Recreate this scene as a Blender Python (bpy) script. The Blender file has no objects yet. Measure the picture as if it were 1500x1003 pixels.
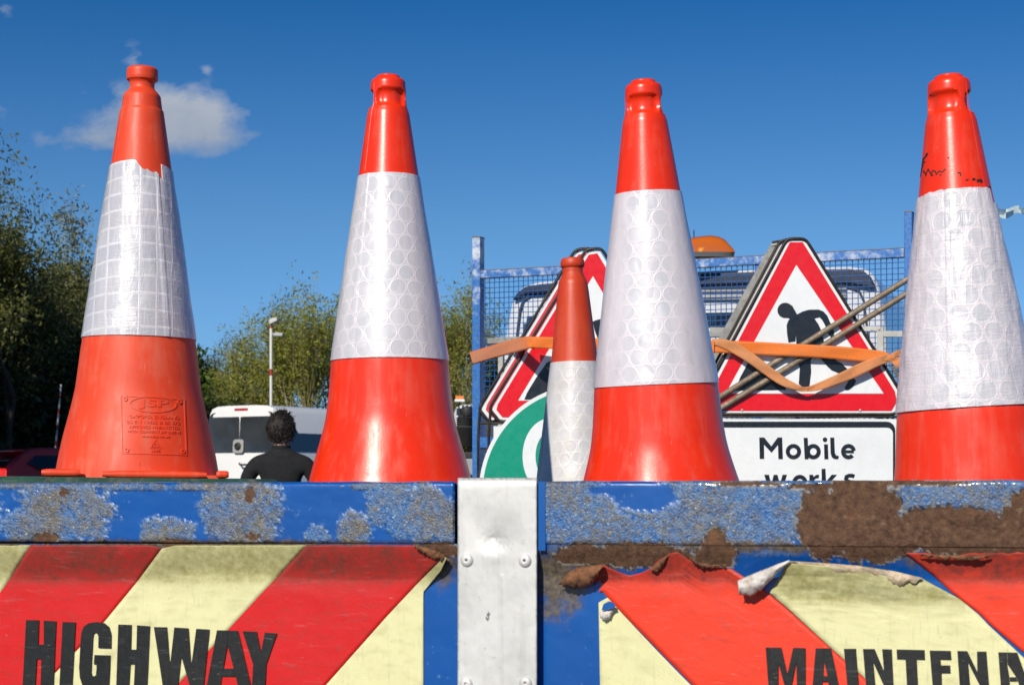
import bpy, bmesh, math, random
import numpy as np
from mathutils import Vector, Matrix, noise
random.seed(7)
R = math.radians
D_ = bpy.data
scn = bpy.context.scene
COL = scn.collection
F, HZ, CH = 2500.0, 700.0, 1.3          # focal length in photo pixels, horizon row, eye height

# ---------------------------------------------------------------- camera
cam = D_.cameras.new("camera"); camo = D_.objects.new("camera", cam); COL.objects.link(camo)
camo.location = (0, 0, CH); camo.rotation_euler = (R(90), 0, 0)
cam.sensor_width = 36; cam.lens = 36 * F / 1500
cam.shift_y = (HZ - 501.5) / 1500
cam.clip_start = 0.05; cam.clip_end = 3000
cam.dof.use_dof = True; cam.dof.focus_distance = 3.2; cam.dof.aperture_fstop = 20
scn.camera = camo
# ---------------------------------------------------------------- world + sun
SUN_AZ, SUN_EL = R(24), R(33)           # sun behind and left of the camera
W = D_.worlds.new("World"); scn.world = W; W.use_nodes = True
SKY_STRENGTH = 0.078
# ---------------------------------------------------------------- node helpers
class NT:
    def __init__(s, tree): s.t = tree; s.n = tree.nodes; s.l = tree.links
    def new(s, typ, **kw):
        n = s.n.new(typ)
        for k, v in kw.items(): setattr(n, k, v)
        return n
    def put(s, inp, v):
        if isinstance(v, bpy.types.NodeSocket): s.l.new(v, inp)
        elif v is not None: inp.default_value = v
    def m(s, op, a=None, b=None, c=None, clamp=False):
        n = s.new('ShaderNodeMath', operation=op); n.use_clamp = clamp
        for i, v in enumerate((a, b, c)):
            if v is not None: s.put(n.inputs[i], v)
        return n.outputs[0]
    def mix(s, f, a, b, bt='MIX'):
        n = s.new('ShaderNodeMix', data_type='RGBA', blend_type=bt)
        s.put(n.inputs[0], f)
        for i, v in ((6, a), (7, b)):
            if isinstance(v, tuple) and len(v) == 3: v = v + (1,)
            s.put(n.inputs[i], v)
        return n.outputs[2]
    def noise(s, vec, scale, detail=4, rough=0.55, dist=0.0):
        n = s.new('ShaderNodeTexNoise'); s.put(n.inputs['Vector'], vec)
        n.inputs['Scale'].default_value = scale; n.inputs['Detail'].default_value = detail
        n.inputs['Roughness'].default_value = rough; n.inputs['Distortion'].default_value = dist
        return n.outputs['Fac']
    def voro(s, vec, scale, feat='F1', out='Distance'):
        n = s.new('ShaderNodeTexVoronoi', feature=feat); s.put(n.inputs['Vector'], vec)
        n.inputs['Scale'].default_value = scale
        return n.outputs[out]
    def ramp(s, v, lo, hi, a=0.0, b=1.0):
        n = s.new('ShaderNodeMapRange'); n.clamp = True
        s.put(n.inputs[0], v)
        for i, x in enumerate((lo, hi, a, b)): n.inputs[i + 1].default_value = x
        return n.outputs[0]
    def obj(s):
        return s.new('ShaderNodeTexCoord').outputs['Object']
    def mapping(s, vec, sc):
        n = s.new('ShaderNodeMapping'); s.put(n.inputs[0], vec); n.inputs['Scale'].default_value = sc
        return n.outputs[0]
    def attr(s, name, out='Fac'):
        n = s.new('ShaderNodeAttribute'); n.attribute_name = name
        return n.outputs[out]
    def sep(s, v):
        n = s.new('ShaderNodeSeparateXYZ'); s.put(n.inputs[0], v); return n.outputs
    def bump(s, h, strength=0.3, dist=0.002, nrm=None):
        n = s.new('ShaderNodeBump'); s.put(n.inputs['Height'], h)
        s.put(n.inputs['Strength'], strength); n.inputs['Distance'].default_value = dist
        if nrm: s.put(n.inputs['Normal'], nrm)
        return n.outputs[0]

def base_mat(name):
    m = D_.materials.new(name); m.use_nodes = True
    t = NT(m.node_tree); b = m.node_tree.nodes['Principled BSDF']
    return m, t, b

def setp(t, b, **kw):
    names = dict(col='Base Color', rough='Roughness', metal='Metallic', nrm='Normal', coat='Coat Weight',
                 crough='Coat Roughness', spec='Specular IOR Level', trans='Transmission Weight', ior='IOR',
                 emit='Emission Color', estr='Emission Strength', alpha='Alpha', sheen='Sheen Weight',
                 sss='Subsurface Weight')
    for k, v in kw.items():
        if isinstance(v, tuple) and len(v) == 3 and k in ('col', 'emit'): v = v + (1,)
        t.put(b.inputs[names[k]], v)

def plain(name, col, rough=0.6, metal=0.0, var=0.15, scale=8.0, bump=0.0, bscale=60.0, dirt=None, dirt_amt=0.0, **kw):
    m, t, b = base_mat(name)
    o = t.obj()
    n = t.noise(o, scale, 6)
    lo = tuple(c * (1 - var) for c in col); hi = tuple(min(1, c * (1 + var)) for c in col)
    c = t.mix(t.ramp(n, 0.3, 0.7), lo, hi)
    if dirt:
        n2 = t.noise(o, scale * 2.7, 8, 0.65)
        c = t.mix(t.ramp(n2, 0.62 - 0.25 * dirt_amt, 0.72), c, dirt)
    rr = t.ramp(t.noise(o, scale * 5, 4), 0.3, 0.7, rough * 0.85, min(1, rough * 1.15))
    setp(t, b, col=c, rough=rr, metal=metal, **kw)
    if bump: setp(t, b, nrm=t.bump(t.noise(o, bscale, 4), bump, 0.002))
    return m

# ---------------------------------------------------------------- object helpers
def tag(o, label=None, cat=None, group=None, kind=None):
    if label: o['label'] = label
    if cat: o['category'] = cat
    if group: o['group'] = group
    if kind: o['kind'] = kind
    return o
def empty(name, loc=(0, 0, 0), label=None, cat=None, group=None, rot=(0, 0, 0)):
    o = D_.objects.new(name, None); COL.objects.link(o)
    o.location = loc; o.rotation_euler = rot; o.empty_display_size = 0.1
    return tag(o, label, cat, group)
def rootof(o):
    while o.parent: o = o.parent
    return o
def make(name, verts, faces, mat, parent=None, smooth=None, world=True, attrs=None, uv=None, label=None):
    """one mesh object; verts are world coordinates, or local to the parent thing when world=False"""
    off = Vector((0, 0, 0))
    if world and parent is not None: off = rootof(parent).location
    me = D_.meshes.new(name)
    me.from_pydata([(v[0] - off[0], v[1] - off[1], v[2] - off[2]) for v in verts], [], faces)
    me.validate(); me.update()
    if smooth is not None:
        me.polygons.foreach_set('use_smooth', [True] * len(me.polygons))
        me.set_sharp_from_angle(angle=R(smooth))
    if attrs:
        for k, vals in attrs.items():
            dom = 'POINT' if len(vals) == len(me.vertices) else 'FACE'
            a = me.attributes.new(k, 'FLOAT', dom); a.data.foreach_set('value', vals)
    if uv is not None:
        l = me.uv_layers.new(name='UVMap')
        for lp in me.loops: l.data[lp.index].uv = uv[lp.vertex_index]
    me.materials.append(mat)
    o = D_.objects.new(name, me); COL.objects.link(o)
    if parent is not None: o.parent = parent
    if label: o['label'] = label
    return o
def copy_tree(o, parent=None):
    c = o.copy(); COL.objects.link(c)
    if parent is not None: c.parent = parent
    for ch in list(o.children): copy_tree(ch, c)
    return c

class MB:
    """collects shapes into one mesh"""
    def __init__(s): s.v = []; s.f = []
    def add(s, vs, fs):
        k = len(s.v); s.v += [Vector(v) for v in vs]; s.f += [tuple(i + k for i in f) for f in fs]
    def box(s, c, size, M=None):
        x, y, z = (d / 2 for d in size); c = Vector(c)
        vs = [Vector((a * x, b * y, d * z)) for a in (-1, 1) for b in (-1, 1) for d in (-1, 1)]
        if M: vs = [M @ v for v in vs]
        s.add([v + c for v in vs], [(0, 1, 3, 2), (4, 6, 7, 5), (0, 4, 5, 1), (2, 3, 7, 6), (0, 2, 6, 4), (1, 5, 7, 3)])
    def beam(s, a, b, w, h, up=Vector((0, 0, 1))):
        a = Vector(a); b = Vector(b); d = (b - a).normalized()
        u = d.cross(up)
        if u.length < 1e-4: u = Vector((1, 0, 0))
        u.normalize(); v = u.cross(d)
        q = [(-w / 2, -h / 2), (w / 2, -h / 2), (w / 2, h / 2), (-w / 2, h / 2)]
        vs = [p + u * x + v * y for p in (a, b) for x, y in q]
        s.add(vs, [(3, 2, 1, 0), (4, 5, 6, 7), (0, 1, 5, 4), (1, 2, 6, 5), (2, 3, 7, 6), (3, 0, 4, 7)])
    def tube(s, pts, rad, n=8, cap=True):
        pts = [Vector(p) for p in pts]
        if not isinstance(rad, (list, tuple)): rad = [rad] * len(pts)
        k = len(s.v); prev = None
        for i, p in enumerate(pts):
            d = (pts[min(i + 1, len(pts) - 1)] - pts[max(i - 1, 0)]).normalized()
            ref = prev if prev is not None else (Vector((0, 0, 1)) if abs(d.z) < 0.9 else Vector((1, 0, 0)))
            u = ref - d * ref.dot(d)
            if u.length < 1e-5: u = d.orthogonal()
            u.normalize(); prev = u; w = d.cross(u)
            for j in range(n):
                a = 2 * math.pi * j / n
                s.v.append(p + (u * math.cos(a) + w * math.sin(a)) * rad[i])
        for i in range(len(pts) - 1):
            for j in range(n):
                j2 = (j + 1) % n
                s.f.append((k + i * n + j, k + i * n + j2, k + (i + 1) * n + j2, k + (i + 1) * n + j))
        if cap:
            s.f.append(tuple(k + j for j in reversed(range(n))))
            s.f.append(tuple(k + (len(pts) - 1) * n + j for j in range(n)))
    def lathe(s, prof, n=32, c=(0, 0, 0), axis=None):
        """prof: (r, z) list; optional axis matrix"""
        k = len(s.v); c = Vector(c)
        for r, z in prof:
            for j in range(n):
                a = 2 * math.pi * j / n
                v = Vector((r * math.cos(a), r * math.sin(a), z))
                if axis: v = axis @ v
                s.v.append(v + c)
        for i in range(len(prof) - 1):
            for j in range(n):
                j2 = (j + 1) % n
                s.f.append((k + i * n + j, k + i * n + j2, k + (i + 1) * n + j2, k + (i + 1) * n + j))
        s.f.append(tuple(k + j for j in reversed(range(n))))
        s.f.append(tuple(k + (len(prof) - 1) * n + j for j in range(n)))
    def grid(s, rows):
        k = len(s.v); n = len(rows[0])
        for r in rows: s.v += [Vector(v) for v in r]
        for i in range(len(rows) - 1):
            for j in range(n - 1):
                a = k + i * n + j
                s.f.append((a, a + n, a + n + 1, a + 1))
    def build(s, name, mat, parent=None, smooth=None, world=True, bevel=0, **kw):
        o = make(name, s.v, s.f, mat, parent, smooth, world, **kw)
        if bevel:
            md = o.modifiers.new('bevel', 'BEVEL'); md.width = bevel; md.segments = 2; md.limit_method = 'ANGLE'; md.angle_limit = R(40)
        return o

def P(px, py, D): return Vector((D * (px - 750) / F, D, CH + D * (HZ - py) / F))
class Plane:
    """upright (or leaning) plane given by its distance at two columns of the photograph"""
    def __init__(s, x0, D0, x1, D1, lean=0.0, yref=HZ):
        A = P(x0, yref, D0); B = P(x1, yref, D1)
        s.u = Vector((B.x - A.x, B.y - A.y, 0)).normalized()
        s.n = s.u.cross(Vector((0, 0, 1))).normalized()
        s.n = (Matrix.Rotation(R(lean), 3, s.u) @ s.n).normalized() if lean else s.n
        s.o = A
    def p(s, px, py, off=0.0):
        d = Vector(((px - 750) / F, 1, (HZ - py) / F)); c = Vector((0, 0, CH))
        t = (s.o + s.n * off - c).dot(s.n) / d.dot(s.n)
        return c + d * t
def slab(mb, pl, poly, off, th):
    """extruded outline lying on a plane; off = height of its front face, th = thickness"""
    fr = [pl.p(x, y, off) for x, y in poly]; bk = [v - pl.n * th for v in fr]
    n = len(fr)
    area = sum(poly[i][0] * poly[(i + 1) % n][1] - poly[(i + 1) % n][0] * poly[i][1] for i in range(n))
    idx = list(range(n)) if area < 0 else list(reversed(range(n)))
    fs = [tuple(idx), tuple(n + i for i in reversed(idx))]
    for a in range(n):
        i, j = idx[a], idx[(a + 1) % n]
        fs.append((i, n + i, n + j, j))
    mb.add(fr + bk, fs)
def stroke(pts, w, closed=False):
    """outline polygons (quads) of a polyline of width w, mitred"""
    n = len(pts); L = []; Rr = []
    for i in range(n):
        if closed: a = pts[i - 1]; c = pts[(i + 1) % n]
        else: a = pts[max(i - 1, 0)]; c = pts[min(i + 1, n - 1)]
        b = pts[i]
        d1 = np.array(b, float) - a; d2 = np.array(c, float) - b
        if np.linalg.norm(d1) < 1e-6: d1 = d2
        if np.linalg.norm(d2) < 1e-6: d2 = d1
        d1 = d1 / np.linalg.norm(d1); d2 = d2 / np.linalg.norm(d2)
        t = d1 + d2; t = t / (np.linalg.norm(t) + 1e-9); nn = np.array((-t[1], t[0]))
        k = 1 / max(0.5, abs(nn @ np.array((-d1[1], d1[0]))))
        L.append(tuple(np.array(b) + nn * w / 2 * k)); Rr.append(tuple(np.array(b) - nn * w / 2 * k))
    q = []
    for i in range(n if closed else n - 1):
        j = (i + 1) % n
        q.append([L[i], L[j], Rr[j], Rr[i]])
    return q
def arc(cx, cy, rx, ry, a0, a1, n=16):
    return [(cx + rx * math.cos(R(a0 + (a1 - a0) * i / n)), cy + ry * math.sin(R(a0 + (a1 - a0) * i / n))) for i in range(n + 1)]
def interp(pl, y):
    """x on a polyline of (y, x) pairs"""
    ys = [a for a, b in pl]; xs = [b for a, b in pl]
    if y < ys[0]:
        return xs[0] + (y - ys[0]) * (xs[1] - xs[0]) / (ys[1] - ys[0])
    if y > ys[-1]:
        return xs[-1] + (y - ys[-1]) * (xs[-1] - xs[-2]) / (ys[-1] - ys[-2])
    return float(np.interp(y, ys, xs))
def fbm(x, y, z=0.0, o=4):
    return noise.fractal(Vector((x, y, z)), 0.8, 2.0, o)
def sstep(a, b, x):
    t = min(1, max(0, (x - a) / (b - a))); return t * t * (3 - 2 * t)

# ---------------------------------------------------------------- sky
def build_sky():
    t = NT(W.node_tree); bg = t.n['Background']
    sky = t.new('ShaderNodeTexSky', sky_type='NISHITA'); sky.sun_disc = False
    sky.sun_elevation = SUN_EL
    sky.sun_rotation = math.pi + SUN_AZ      # sun stands behind the camera, to the left
    sky.altitude = 50; sky.air_density = 1.0; sky.dust_density = 0.4; sky.ozone_density = 2.0
    d = t.new('ShaderNodeTexCoord').outputs['Generated']
    x, y, z = t.sep(d)
    yy = t.m('MAXIMUM', y, 0.05)
    u = t.m('DIVIDE', x, yy); v = t.m('DIVIDE', z, yy)
    comb = t.new('ShaderNodeCombineXYZ'); t.put(comb.inputs[0], u); t.put(comb.inputs[1], t.m('MULTIPLY', v, 1.6))
    nz = t.noise(comb.outputs[0], 30, 9, 0.62, 0.25)
    nf = t.noise(comb.outputs[0], 70, 6, 0.6, 0.3)
    tot = None
    # (px, py, half width, half height, strength) of each bank of cloud, as directions
    for (px, py, rx, ry, k) in [(300, 178, 66, 36, 1.0), (250, 160, 56, 30, .8), (140, 205, 85, 17, .85), (205, 180, 60, 34, .75),
                                (196, 84, 16, 20, .42), (303, 103, 10, 9, .38), (645, 371, 18, 6, .5), (0, 160, 16, 14, .35),
                                (2, 14, 20, 14, .36), (175, 135, 60, 14, .3), (330, 205, 40, 24, .5)]:
        a = t.m('DIVIDE', t.m('SUBTRACT', u, (px - 750) / F), rx / F)
        b = t.m('DIVIDE', t.m('SUBTRACT', v, (HZ - py) / F), ry / F)
        r2 = t.m('ADD', t.m('MULTIPLY', a, a), t.m('MULTIPLY', b, b))
        g = t.m('MULTIPLY', t.m('POWER', 2.718, t.m('MULTIPLY', r2, -0.9)), k)
        tot = g if tot is None else t.m('ADD', tot, g)
    tot = t.m('MULTIPLY', tot, t.ramp(y, 0.1, 0.2))
    dens = t.m('ADD', tot, t.m('ADD', t.m('MULTIPLY', t.m('SUBTRACT', nz, 0.5), 2.3), t.m('MULTIPLY', t.m('SUBTRACT', nf, 0.5), 0.8)))
    mask = t.ramp(dens, 0.26, 1.30)
    mask = t.m('MULTIPLY', t.m('MULTIPLY', t.m('POWER', mask, 0.8), t.ramp(tot, 0.05, 0.4)), 0.72)
    cc = t.mix(t.ramp(t.m('ADD', v, t.m('MULTIPLY', nz, 0.04)), 0.205, 0.26), (4.6, 4.9, 5.4), (8.0, 8.1, 8.1))
    el = t.new('ShaderNodeValToRGB'); t.put(el.inputs[0], z)
    cr = el.color_ramp; cr.elements[0].position = 0.0; cr.elements[0].color = (.46, .82, 1.52, 1)
    cr.elements[1].position = 0.145; cr.elements[1].color = (.38, .70, 1.08, 1)
    for pos, c3 in ((.27, (.10, .47, .88)), (.5, (.10, .42, .80)), (.8, (.13, .42, .72))):
        e = cr.elements.new(pos); e.color = c3 + (1,)
    skyc = t.mix(1.0, sky.outputs[0], el.outputs[0], 'MULTIPLY')
    col = t.mix(mask, skyc, cc)
    t.put(bg.inputs[0], col); bg.inputs[1].default_value = SKY_STRENGTH
    sun = D_.lights.new("sun", 'SUN'); so = D_.objects.new("sun", sun); COL.objects.link(so)
    sun.energy = 4.5; sun.angle = R(0.53); sun.color = (1.0, 0.925, 0.80)
    dirv = Vector((math.sin(SUN_AZ) * math.cos(SUN_EL), math.cos(SUN_AZ) * math.cos(SUN_EL), -math.sin(SUN_EL)))
    so.rotation_euler = dirv.to_track_quat('-Z', 'Y').to_euler(); so.location = (-5, -10, 12)
    vs = scn.view_settings; scn.display_settings.display_device = 'sRGB'
    vs.view_transform = 'Standard'; vs.look = 'None'; vs.exposure = 0.0; vs.gamma = 1.0
build_sky()

# ---------------------------------------------------------------- ground
def gz(x, y):
    return 0.42 * sstep(13, 28, y)
def build_ground():
    xs = [-900, -300, -120, -60, -40, -30, -20, -12, -6, 0, 6, 12, 20, 30, 40, 60, 120, 300, 900]
    ys = [-300, -100, -40, -15, -5, 0, 5, 10, 13, 16, 19, 22, 25, 28, 35, 50, 80, 140, 300, 900, 1500]
    mb = MB(); mb.grid([[(x, y, gz(x, y)) for x in xs] for y in reversed(ys)])
    m, t, b = base_mat('asphalt')
    o = t.obj(); c = t.mix(t.noise(o, 90, 6), (.035, .035, .037), (.085, .083, .08))
    c = t.mix(t.ramp(t.noise(o, .4, 5), .4, .65), c, (.05, .05, .05))
    setp(t, b, col=c, rough=.85, nrm=t.bump(t.noise(o, 160, 3), .5, .004))
    g = mb.build('ground', m); tag(g, kind='structure')
    ys2 = [44, 60, 90, 160, 300]
    mg = plain('grass_field', (.06, .09, .03), .9, var=.5, scale=.8, bump=.6, bscale=9)
    mb = MB(); mb.grid([[(x, y, gz(x, y) + .05 + (y - 44) * .012) for x in xs] for y in reversed(ys2)])
    tag(mb.build('grass_bank', mg), kind='structure')
build_ground()
# ---------------------------------------------------------------- traffic cones
def cone_plastic(name, col, dust=(.55, .3, .22), amt=.35, rough=.36):
    m, t, b = base_mat(name); o = t.obj()
    st = t.noise(t.mapping(o, (60, 60, 4)), 1.0, 6, .6)          # vertical wipe marks
    cl = t.noise(o, 14, 6, .6); fine = t.noise(o, 260, 3)
    c = t.mix(t.ramp(cl, .35, .65), tuple(x * .9 for x in col), col)
    f = t.m('MULTIPLY', t.ramp(t.m('ADD', t.m('MULTIPLY', st, .6), t.m('MULTIPLY', cl, .4)), .5, .72), amt * .85)
    c = t.mix(f, c, dust)
    sp = t.ramp(t.noise(o, 90, 3, .8), .69, .75, 0, min(.8, amt * 1.6))
    c = t.mix(sp, c, (.13, .04, .025))
    scr = t.ramp(t.noise(t.mapping(o, (300, 300, 22)), 1.0, 3, .5, .6), .70, .76, 0, amt * 1.2)
    c = t.mix(scr, c, (.75, .35, .25))
    setp(t, b, col=c, rough=t.m('ADD', t.m('MULTIPLY', f, .4), t.ramp(st, .3, .7, rough * .85, rough * 1.2)), spec=.5,
         nrm=t.bump(t.m('ADD', st, t.m('MULTIPLY', fine, .35)), .16, .0015))
    return m
M_CONE = cone_plastic('cone_orange', (.88, .034, .005), amt=.30, rough=.31)
M_CONE_OLD = cone_plastic('cone_faded', (.78, .062, .014), dust=(.5, .26, .18), amt=.5, rough=.5)
M_CONE_SM = cone_plastic('cone_dull', (.60, .050, .010), dust=(.42, .22, .14), amt=.25, rough=.42)

def sleeve_mat(name, pattern, pitch=.0285, crease=0.0, yellow=0.0, edge=.10, tint=(.72, .69, .74), vis=(0, .6, 1.2, .25)):
    m, t, b = base_mat(name)
    uv = t.new('ShaderNodeUVMap').outputs[0]; u, v, _ = t.sep(uv); o = t.obj()
    wob = t.noise(o, 16, 2); u = t.m('ADD', u, t.m('MULTIPLY', t.m('SUBTRACT', wob, .5), .008)); v = t.m('ADD', v, t.m('MULTIPLY', t.m('SUBTRACT', t.noise(o, 19, 2), .5), .008))
    if pattern == 'circles':
        def lattice(dx, dy):
            a = t.m('SUBTRACT', t.m('FRACT', t.m('ADD', t.m('DIVIDE', u, pitch), dx)), .5)
            c = t.m('SUBTRACT', t.m('FRACT', t.m('ADD', t.m('DIVIDE', v, pitch * 1.732), dy)), .5)
            c = t.m('MULTIPLY', c, 1.732)
            return t.m('SQRT', t.m('ADD', t.m('MULTIPLY', a, a), t.m('MULTIPLY', c, c)))
        d = t.m('MINIMUM', lattice(0, 0), lattice(.5, .5))
        ring = t.m('SUBTRACT', 1.0, t.ramp(t.m('ABSOLUTE', t.m('SUBTRACT', d, .455)), .022, .055))
        inside = t.ramp(d, .40, .47, 1, 0)
        cb = t.new('ShaderNodeCombineXYZ'); t.put(cb.inputs[0], t.m('DIVIDE', u, pitch)); t.put(cb.inputs[1], t.m('DIVIDE', v, pitch * .866))
        cell = t.voro(cb.outputs[0], 1.0, out='Color')
        cellv = t.sep(cell)[0]
    else:
        a = t.m('ABSOLUTE', t.m('SUBTRACT', t.m('FRACT', t.m('DIVIDE', u, pitch)), .5))
        c = t.m('ABSOLUTE', t.m('SUBTRACT', t.m('FRACT', t.m('DIVIDE', v, pitch)), .5))
        mx = t.m('MAXIMUM', a, c)
        ring = t.ramp(mx, .445, .475)
        inside = t.ramp(mx, .40, .46, 1, 0)
        cb = t.new('ShaderNodeCombineXYZ'); t.put(cb.inputs[0], t.m('FLOOR', t.m('DIVIDE', u, pitch))); t.put(cb.inputs[1], t.m('FLOOR', t.m('DIVIDE', v, pitch)))
        wn = t.new('ShaderNodeTexWhiteNoise', noise_dimensions='2D'); t.put(wn.inputs[0], cb.outputs[0]); cellv = wn.outputs[0]
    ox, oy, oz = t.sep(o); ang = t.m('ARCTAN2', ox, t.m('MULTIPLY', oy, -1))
    vz = t.ramp(t.m('ABSOLUTE', t.m('SUBTRACT', ang, vis[0])), vis[1], vis[2], 1, vis[3])  # pattern strongest where glare falls, that fade painted in by angle
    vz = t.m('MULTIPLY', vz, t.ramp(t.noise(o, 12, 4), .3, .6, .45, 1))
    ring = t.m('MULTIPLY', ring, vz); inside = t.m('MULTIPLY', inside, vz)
    n1 = t.noise(o, 30, 6); n2 = t.noise(o, 7, 4)
    cellcol = t.mix(t.m('MULTIPLY', cellv, .9), (.47, .47, .52), (.60, .60, .63)) if pattern != 'circles' else t.mix(cellv, (.56, .56, .60), (.70, .69, .72))
    gap = tuple(x * .9 for x in tint) if pattern == 'circles' else tint
    c = t.mix(inside, gap, cellcol)
    c = t.mix(t.m('MULTIPLY', ring, .6 if pattern == 'circles' else .42), c, (.84, .82, .82) if pattern == 'circles' else (.74, .71, .66))
    smr = t.noise(t.mapping(o, (22, 22, 5)), 1, 7, .65, .8); c = t.mix(t.ramp(smr, .48, .70, 0, .35), c, (.50, .48, .50))
    c = t.mix(t.ramp(n2, .35, .7, 0, .25), c, (.60, .53, .58))
    if yellow:
        c = t.mix(t.ramp(n1, .45, .7, 0, yellow), c, (.45, .40, .28))
    dirt = t.ramp(t.noise(t.mapping(o, (40, 40, 14)), 1, 8, .7), .56, .78, 0, .5)
    c = t.mix(dirt, c, (.36, .33, .32))
    h = t.m('ADD', t.m('MULTIPLY', ring, .6), t.m('ADD', t.m('MULTIPLY', n1, .5), t.m('MULTIPLY', t.noise(t.mapping(o, (9, 9, 2.5)), 1, 3), 3.0)))
    if crease:
        w1 = t.noise(t.mapping(o, (8, 8, 60)), 1.0, 4, .6, .8)
        w2 = t.noise(t.mapping(o, (60, 60, 14)), 1.0, 4, .6, .8)
        w1 = t.m('ABSOLUTE', t.m('SUBTRACT', w1, .5)); w2 = t.m('ABSOLUTE', t.m('SUBTRACT', w2, .5))
        h = t.m('ADD', h, t.m('MULTIPLY', t.m('ADD', t.ramp(w1, 0, .06, 1, 0), t.ramp(w2, 0, .08, 1, 0)), crease))
    sparkle = t.m('MULTIPLY', t.ramp(t.m('MULTIPLY', inside, cellv), .3, 1.0, 0.0, 1.0), .25)
    setp(t, b, col=c, rough=t.ramp(t.m('ADD', n1, t.m('MULTIPLY', cellv, .2)), .35, .8, .30, .48), metal=t.m('MULTIPLY', sparkle, .8),
         coat=.8, crough=.16, nrm=t.bump(h, .32, .0018))
    return m
M_SLV = sleeve_mat('reflective_circles', 'circles', tint=(.74, .71, .76), vis=(-.25, .75, 1.1, .3))
M_SLV_W = sleeve_mat('reflective_circles_creased', 'circles', pitch=.030, crease=.55, tint=(.82, .75, .79), vis=(.05, .3, .9, .25))
M_SLV_T = sleeve_mat('reflective_circles_soft', 'circles', pitch=.0275, tint=(.80, .74, .79), vis=(.0, .35, .65, .2))
M_SLV_S = sleeve_mat('reflective_circles_small', 'circles', pitch=.027, yellow=.25, tint=(.74, .74, .73), vis=(0, .2, 1.2, .1))
M_SLV_G = sleeve_mat('reflective_grid', 'grid', pitch=.0285, crease=.35, yellow=.12, tint=(.72, .72, .77), vis=(0, 2, 3, .8))

NSEG = 144
def rprof(prof, z):
    """radius at height z, prof = [(z, r)] falling z"""
    zs = [a for a, _ in prof][::-1]; rs = [r for _, r in prof][::-1]
    return float(np.interp(z, zs, rs))
def dense(prof, step=.004):
    out = []
    for (z0, r0), (z1, r1) in zip(prof, prof[1:]):
        k = max(1, int(abs(z0 - z1) / (step if z0 < prof[0][0] - .075 else .0022)))
        for i in range(k): out.append((z0 + (z1 - z0) * i / k, r0 + (r1 - r0) * i / k))
    out.append(prof[-1]); return out
def smooth_prof(prof):
    """Catmull-like rounding of the flared foot"""
    d = dense(prof, .006); z = np.array([a for a, _ in d]); r = np.array([b for _, b in d])
    rs = r.copy()
    for i in range(2, len(r) - 2): rs[i] = (r[i - 2] + 2 * r[i - 1] + 3 * r[i] + 2 * r[i + 1] + r[i + 2]) / 9 if z[i] < z[0] - .08 else r[i]
    return list(zip(z, rs))
def cone_shell(name, prof, mat, parent, mod=None, top_cap=True):
    mb = MB(); rows = smooth_prof(prof)
    for z, r in rows:
        for j in range(NSEG):
            a = 2 * math.pi * j / NSEG
            rr = r if mod is None else mod(r, z, a)
            mb.v.append(Vector((rr * math.sin(a), -rr * math.cos(a), z)))      # angle 0 faces local -Y
    for i in range(len(rows) - 1):
        for j in range(NSEG):
            j2 = (j + 1) % NSEG
            mb.f.append((i * NSEG + j, (i + 1) * NSEG + j, (i + 1) * NSEG + j2, i * NSEG + j2))
    if top_cap: mb.f.append(tuple(range(NSEG)))
    return mb.build(name, mat, parent, smooth=38, world=False)
def sleeve(name, prof, z0, z1, mat, parent, out=.0013, topf=None, seam=None, wob=.0):
    """conical reflective sleeve, z0 bottom, z1 top; topf(angle) lowers the torn top edge"""
    mb = MB(); uv = []; n = NSEG * 2; K = 44
    r0, r1 = rprof(prof, z0), rprof(prof, z1)
    L = math.hypot(r0 - r1, z1 - z0); apex = r0 / (r0 - r1) * L; sa = (r0 - r1) / L
    for i in range(K + 3):
        for j in range(n + 1):
            a = -math.pi + 2 * math.pi * j / n
            zt = z1 - (topf(a) if topf else 0)
            if i == 0: z, o = z0 - .0004, .0
            elif i == K + 2: z, o = zt + .0004, .0
            else: z, o = z0 + (zt - z0) * (i - 1) / K, out
            if o and wob: o += wob * (fbm(math.sin(a) * 2.2, math.cos(a) * 2.2, z * 14, 3)) + wob * .6
            if seam is not None and o and abs(((a - seam + math.pi) % (2 * math.pi)) - math.pi) < .06: o += .0009
            r = rprof(prof, z) + o
            mb.v.append(Vector((r * math.sin(a), -r * math.cos(a), z)))
            s = apex - L * (z - z0) / (z1 - z0); ph = a * sa
            uv.append((s * math.sin(ph) + .2, s * math.cos(ph) - .0))
    for i in range(K + 2):
        for j in range(n):
            q = i * (n + 1) + j
            mb.f.append((q, q + 1, q + n + 2, q + n + 1))
    return mb.build(name, mat, parent, smooth=50, world=False, uv=uv)
def rsquare(h, rad, n=6):
    pts = []
    for k in range(4):
        cx, cy = [(1, 1), (-1, 1), (-1, -1), (1, -1)][k]
        for i in range(n + 1):
            a = R(90 * k + 90 * i / n)
            pts.append((cx * (h - rad) + rad * math.cos(a), cy * (h - rad) + rad * math.sin(a)))
    return pts
def base_slab(name, half, z0, z1, mat, parent, rad=.05):
    mb = MB(); rows = [(half - .006, z1), (half, z1 - .005), (half, z0)]
    n = len(rsquare(1, .2))
    for h, z in rows: mb.v += [Vector((x, y, z)) for x, y in rsquare(h, rad)]
    for i in range(2):
        for j in range(n):
            j2 = (j + 1) % n; mb.f.append((i * n + j, (i + 1) * n + j, (i + 1) * n + j2, i * n + j2))
    mb.f.append(tuple(range(n))); mb.f.append(tuple(2 * n + j for j in reversed(range(n))))
    return mb.build(name, mat, parent, smooth=35, world=False)
M_RUB = plain('black_rubber', (.03, .03, .032), .7, bump=.3)
M_GREENBASE = plain('green_plastic', (.018, .075, .048), .55, var=.4, scale=20, bump=.4, bscale=120, dirt=(.12, .12, .10), dirt_amt=.4)

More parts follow.
